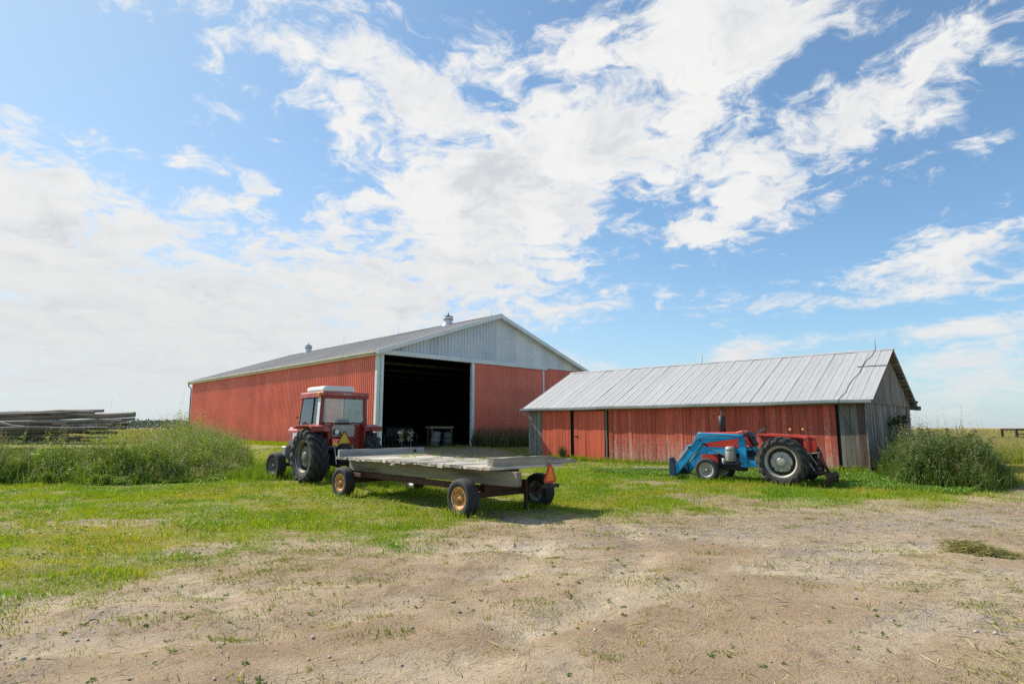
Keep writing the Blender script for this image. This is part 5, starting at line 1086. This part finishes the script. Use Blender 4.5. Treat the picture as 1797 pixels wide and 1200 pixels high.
weeds('weed_thicket', BUSHP, 3200, hb, 'dense dark green weed thicket beside the grey shed gable', 22, [(.085, .145, .035), (.105, .17, .04), (.07, .12, .03), (.13, .18, .05)], .10, 1.25, 34, .55)
rng = np.random.default_rng(23); n = 8000; q = np.array(BUSHP); x, y = scatter(10.8, 17, 15.6, 25, n, rng); sd = poly_sd(x, y, BUSHP); k = sd > -.25; x, y, sd = x[k], y[k], sd[k]; n = len(x)
stuff('thicket_grass', [fringe(n, x, y, .2, .75, .013, [(.10, .18, .03), (.13, .21, .035), (.16, .23, .05)], rng, .9)], LEAF, 'arching grass growing through the weed thicket by the shed')
# golden field to the right and behind
rng = np.random.default_rng(25); P_ = []
for n, y0, y1, w_, h0, h1 in ((60000, 20, 34, .022, .35, .95), (60000, 34, 60, .045, .5, .95), (45000, 60, 130, .11, .5, 1.0), (30000, 130, 420, .4, .5, 1.1)):
    y = y0+(y1-y0)*rng.uniform(0, 1, n)**1.4; x = rng.uniform(.50, .98, n)*y; k = clear(x, y) & ((x > 15.2+.12*(y-20)) | (y > 30)) & ~((y < 29) & (x < y*.82)) & (poly_sd(x, y, BUSHP) < -.2); x, y = x[k], y[k]; n = len(x)
    mow = (y < 27+2*fbm(x, y, .3, 2, 5)); grn = (y < 31)
    hh = rng.uniform(h0, h1, n)*np.where(mow, .16, 1.0); cg = palette(n, [(.27, .30, .045), (.21, .27, .035), (.33, .31, .08)], .2, rng); cd = palette(n, [(.40, .33, .14), (.34, .30, .12), (.30, .29, .09), (.44, .37, .19)], .2, rng); cs = palette(n, [(.38, .34, .08), (.42, .36, .12)], .15, rng)
    col = np.where(mow[:, None], cs, np.where((grn | (rng.uniform(0, 1, n) < .12))[:, None], cg, cd)); P_.append(blades(np.stack([x, y, gz(x, y)-.02], 1), hh, np.full(n, w_), col, .5, 2, rng))
n = 14000; y = 60+360*rng.uniform(0, 1, n)**1.5; x = -rng.uniform(.45, .95, n)*y; P_.append(blades(np.stack([x, y, gz(x, y)], 1), rng.uniform(.4, 1, n), .004*y, palette(n, [(.3, .28, .1), (.22, .24, .07)], .2, rng), .5, 2, rng))
stuff('field_grass', P_, LEAF, 'tall golden grass of the open field behind the shed')
# seedlings on the wagon deck
rng = np.random.default_rng(27); P_ = []
for k in range(26):
    q = wag_w(rng.uniform(.0, 1.0) if k % 4 else rng.uniform(-.8, .6), rng.uniform(.8, 5.6), ZD+.025); n = rng.integers(3, 9)
    x = rng.normal(q.x, .04, n); y = rng.normal(q.y, .04, n); P_.append(blades(np.stack([x, y, np.full(n, q.z)], 1), rng.uniform(.03, .11, n), np.full(n, .014), palette(n, [(.32, .34, .05), (.38, .36, .10), (.24, .30, .04)], .2, rng), .8, 2, rng))
stuff('deck_seedlings', P_, LEAF, 'small yellow-green seedlings sprouting between the wagon deck planks')

def shrub(name, label, cat, loc, h, r, nl, ls, cols, seed, group=None, stem=.02, columnar=False, z0=.15):
    rng = np.random.default_rng(seed); t = thing(name, label, cat, loc, 0, group); st = MB(); C = []
    for k in range(7 if not columnar else 4):
        a = rng.uniform(0, 6.28); rad = r*rng.uniform(.2, .7); top = Vector((math.cos(a)*rad, math.sin(a)*rad, h*rng.uniform(.6, .95))); mid = top*.5+Vector((rng.uniform(-.06, .06), rng.uniform(-.06, .06), 0)); st.tube([(0, 0, -.05), mid, top], [stem, stem*.7, stem*.3], 5)
        for j in range(5): C.append(np.array(Vector((0, 0, 0)).lerp(top, rng.uniform(max(z0, .25), 1.05))))
    st.build('stem', BROWNWOOD, t)
    C = np.array(C); ci = rng.integers(0, len(C), nl); Pp = C[ci]+rng.normal(0, 1, (nl, 3))*r*np.array([.26, .26, .24]); Pp[:, 2] = np.maximum(Pp[:, 2], .03)
    shade = rng.uniform(.75, 1.25, len(C))[ci][:, None]; v, f, c = leaves(Pp, rng.normal(size=(nl, 3))+np.array([0, 0, .3]), rng.uniform(.6, 1.4, nl)*ls, rng.uniform(.6, 1.2, nl)*ls*.55, palette(nl, cols, .2, rng)*shade, .3, rng)
    link('foliage', mesh_np('foliage', v, f, LEAF2, c), t); return t
def shed_pt(x, y): return SO+sxv*x+syv*y
p = shed_pt(SL+.30, 3.9); shrub('climbing_vine', 'dark green leafy vine climbing the grey shed gable', 'vine', p, 2.35, .5, 2600, .11, [(.035, .085, .022), (.05, .11, .025), (.03, .07, .02)], 31, None, .02, True)
p = shed_pt(SL+2.6, 5.6); shrub('sapling', 'slim bright green sapling rising from the thicket behind the shed', 'sapling', p, 1.75, .32, 900, .09, [(.08, .17, .025), (.10, .2, .03)], 32, None, .016, True)
p = shed_pt(cuts[1]-.35, -.35); shrub('small_bush', 'small dark bush at the foot of the left red shed door', 'bush', p, .75, .34, 900, .07, [(.04, .085, .02), (.055, .105, .025)], 33)
for k, (px_, col_) in enumerate(((691, (.55, .36, .16)), (706, (.62, .56, .42)))):
    q = on_barn(bx_of(px_, 0), -1.0, -.06); rng = np.random.default_rng(40+k); t = thing('dry_weed', 'tan dry weed stalk standing in the barn doorway, left of the pale one' if k == 0 else 'pale dry weed stalk standing in the barn doorway, right of the tan one', 'weed', q, 0, 'dry weeds in the doorway')
    MB().tube([(0, 0, -.1), (.03, 0, .5), (.0, .02, 1.0)], [.014, .011, .006], 5).build('stem', BEAMR, t); n = 60
    v, f, c = leaves(np.stack([rng.normal(0, .07, n), rng.normal(0, .05, n), rng.uniform(.45, 1.1, n)], 1), rng.normal(size=(n, 3))+np.array([0, 0, .5]), rng.uniform(.08, .2, n), rng.uniform(.025, .05, n), palette(n, [col_], .2, rng), .2, rng); link('leaves', mesh_np('leaves', v, f, DRY, c), t)
# distant wood on the left horizon, blue haze put into its leaf colours
rng = np.random.default_rng(50); n = 16000; x = rng.uniform(-760, -280, n); y = rng.uniform(600, 680, n); top = 4.5+5.0*fbm(x, y*0, .035, 4, 7)*sstep(-290, -340, x)+2*fbm(x, y*0, .2, 2, 8); z = rng.uniform(0, 1, n)**.6*top
v, f, c = leaves(np.stack([x, y, z], 1), rng.normal(size=(n, 3)), rng.uniform(1.2, 2.8, n), rng.uniform(1, 2, n), palette(n, [(.07, .105, .085), (.085, .12, .10), (.06, .09, .08)], .15, rng), .1, rng)
tag(link('distant_wood', mesh_np('distant_wood', v, f, LEAF2, c)), 'low wood far away on the left horizon, coloured blue-green for haze', None, None, 'stuff')
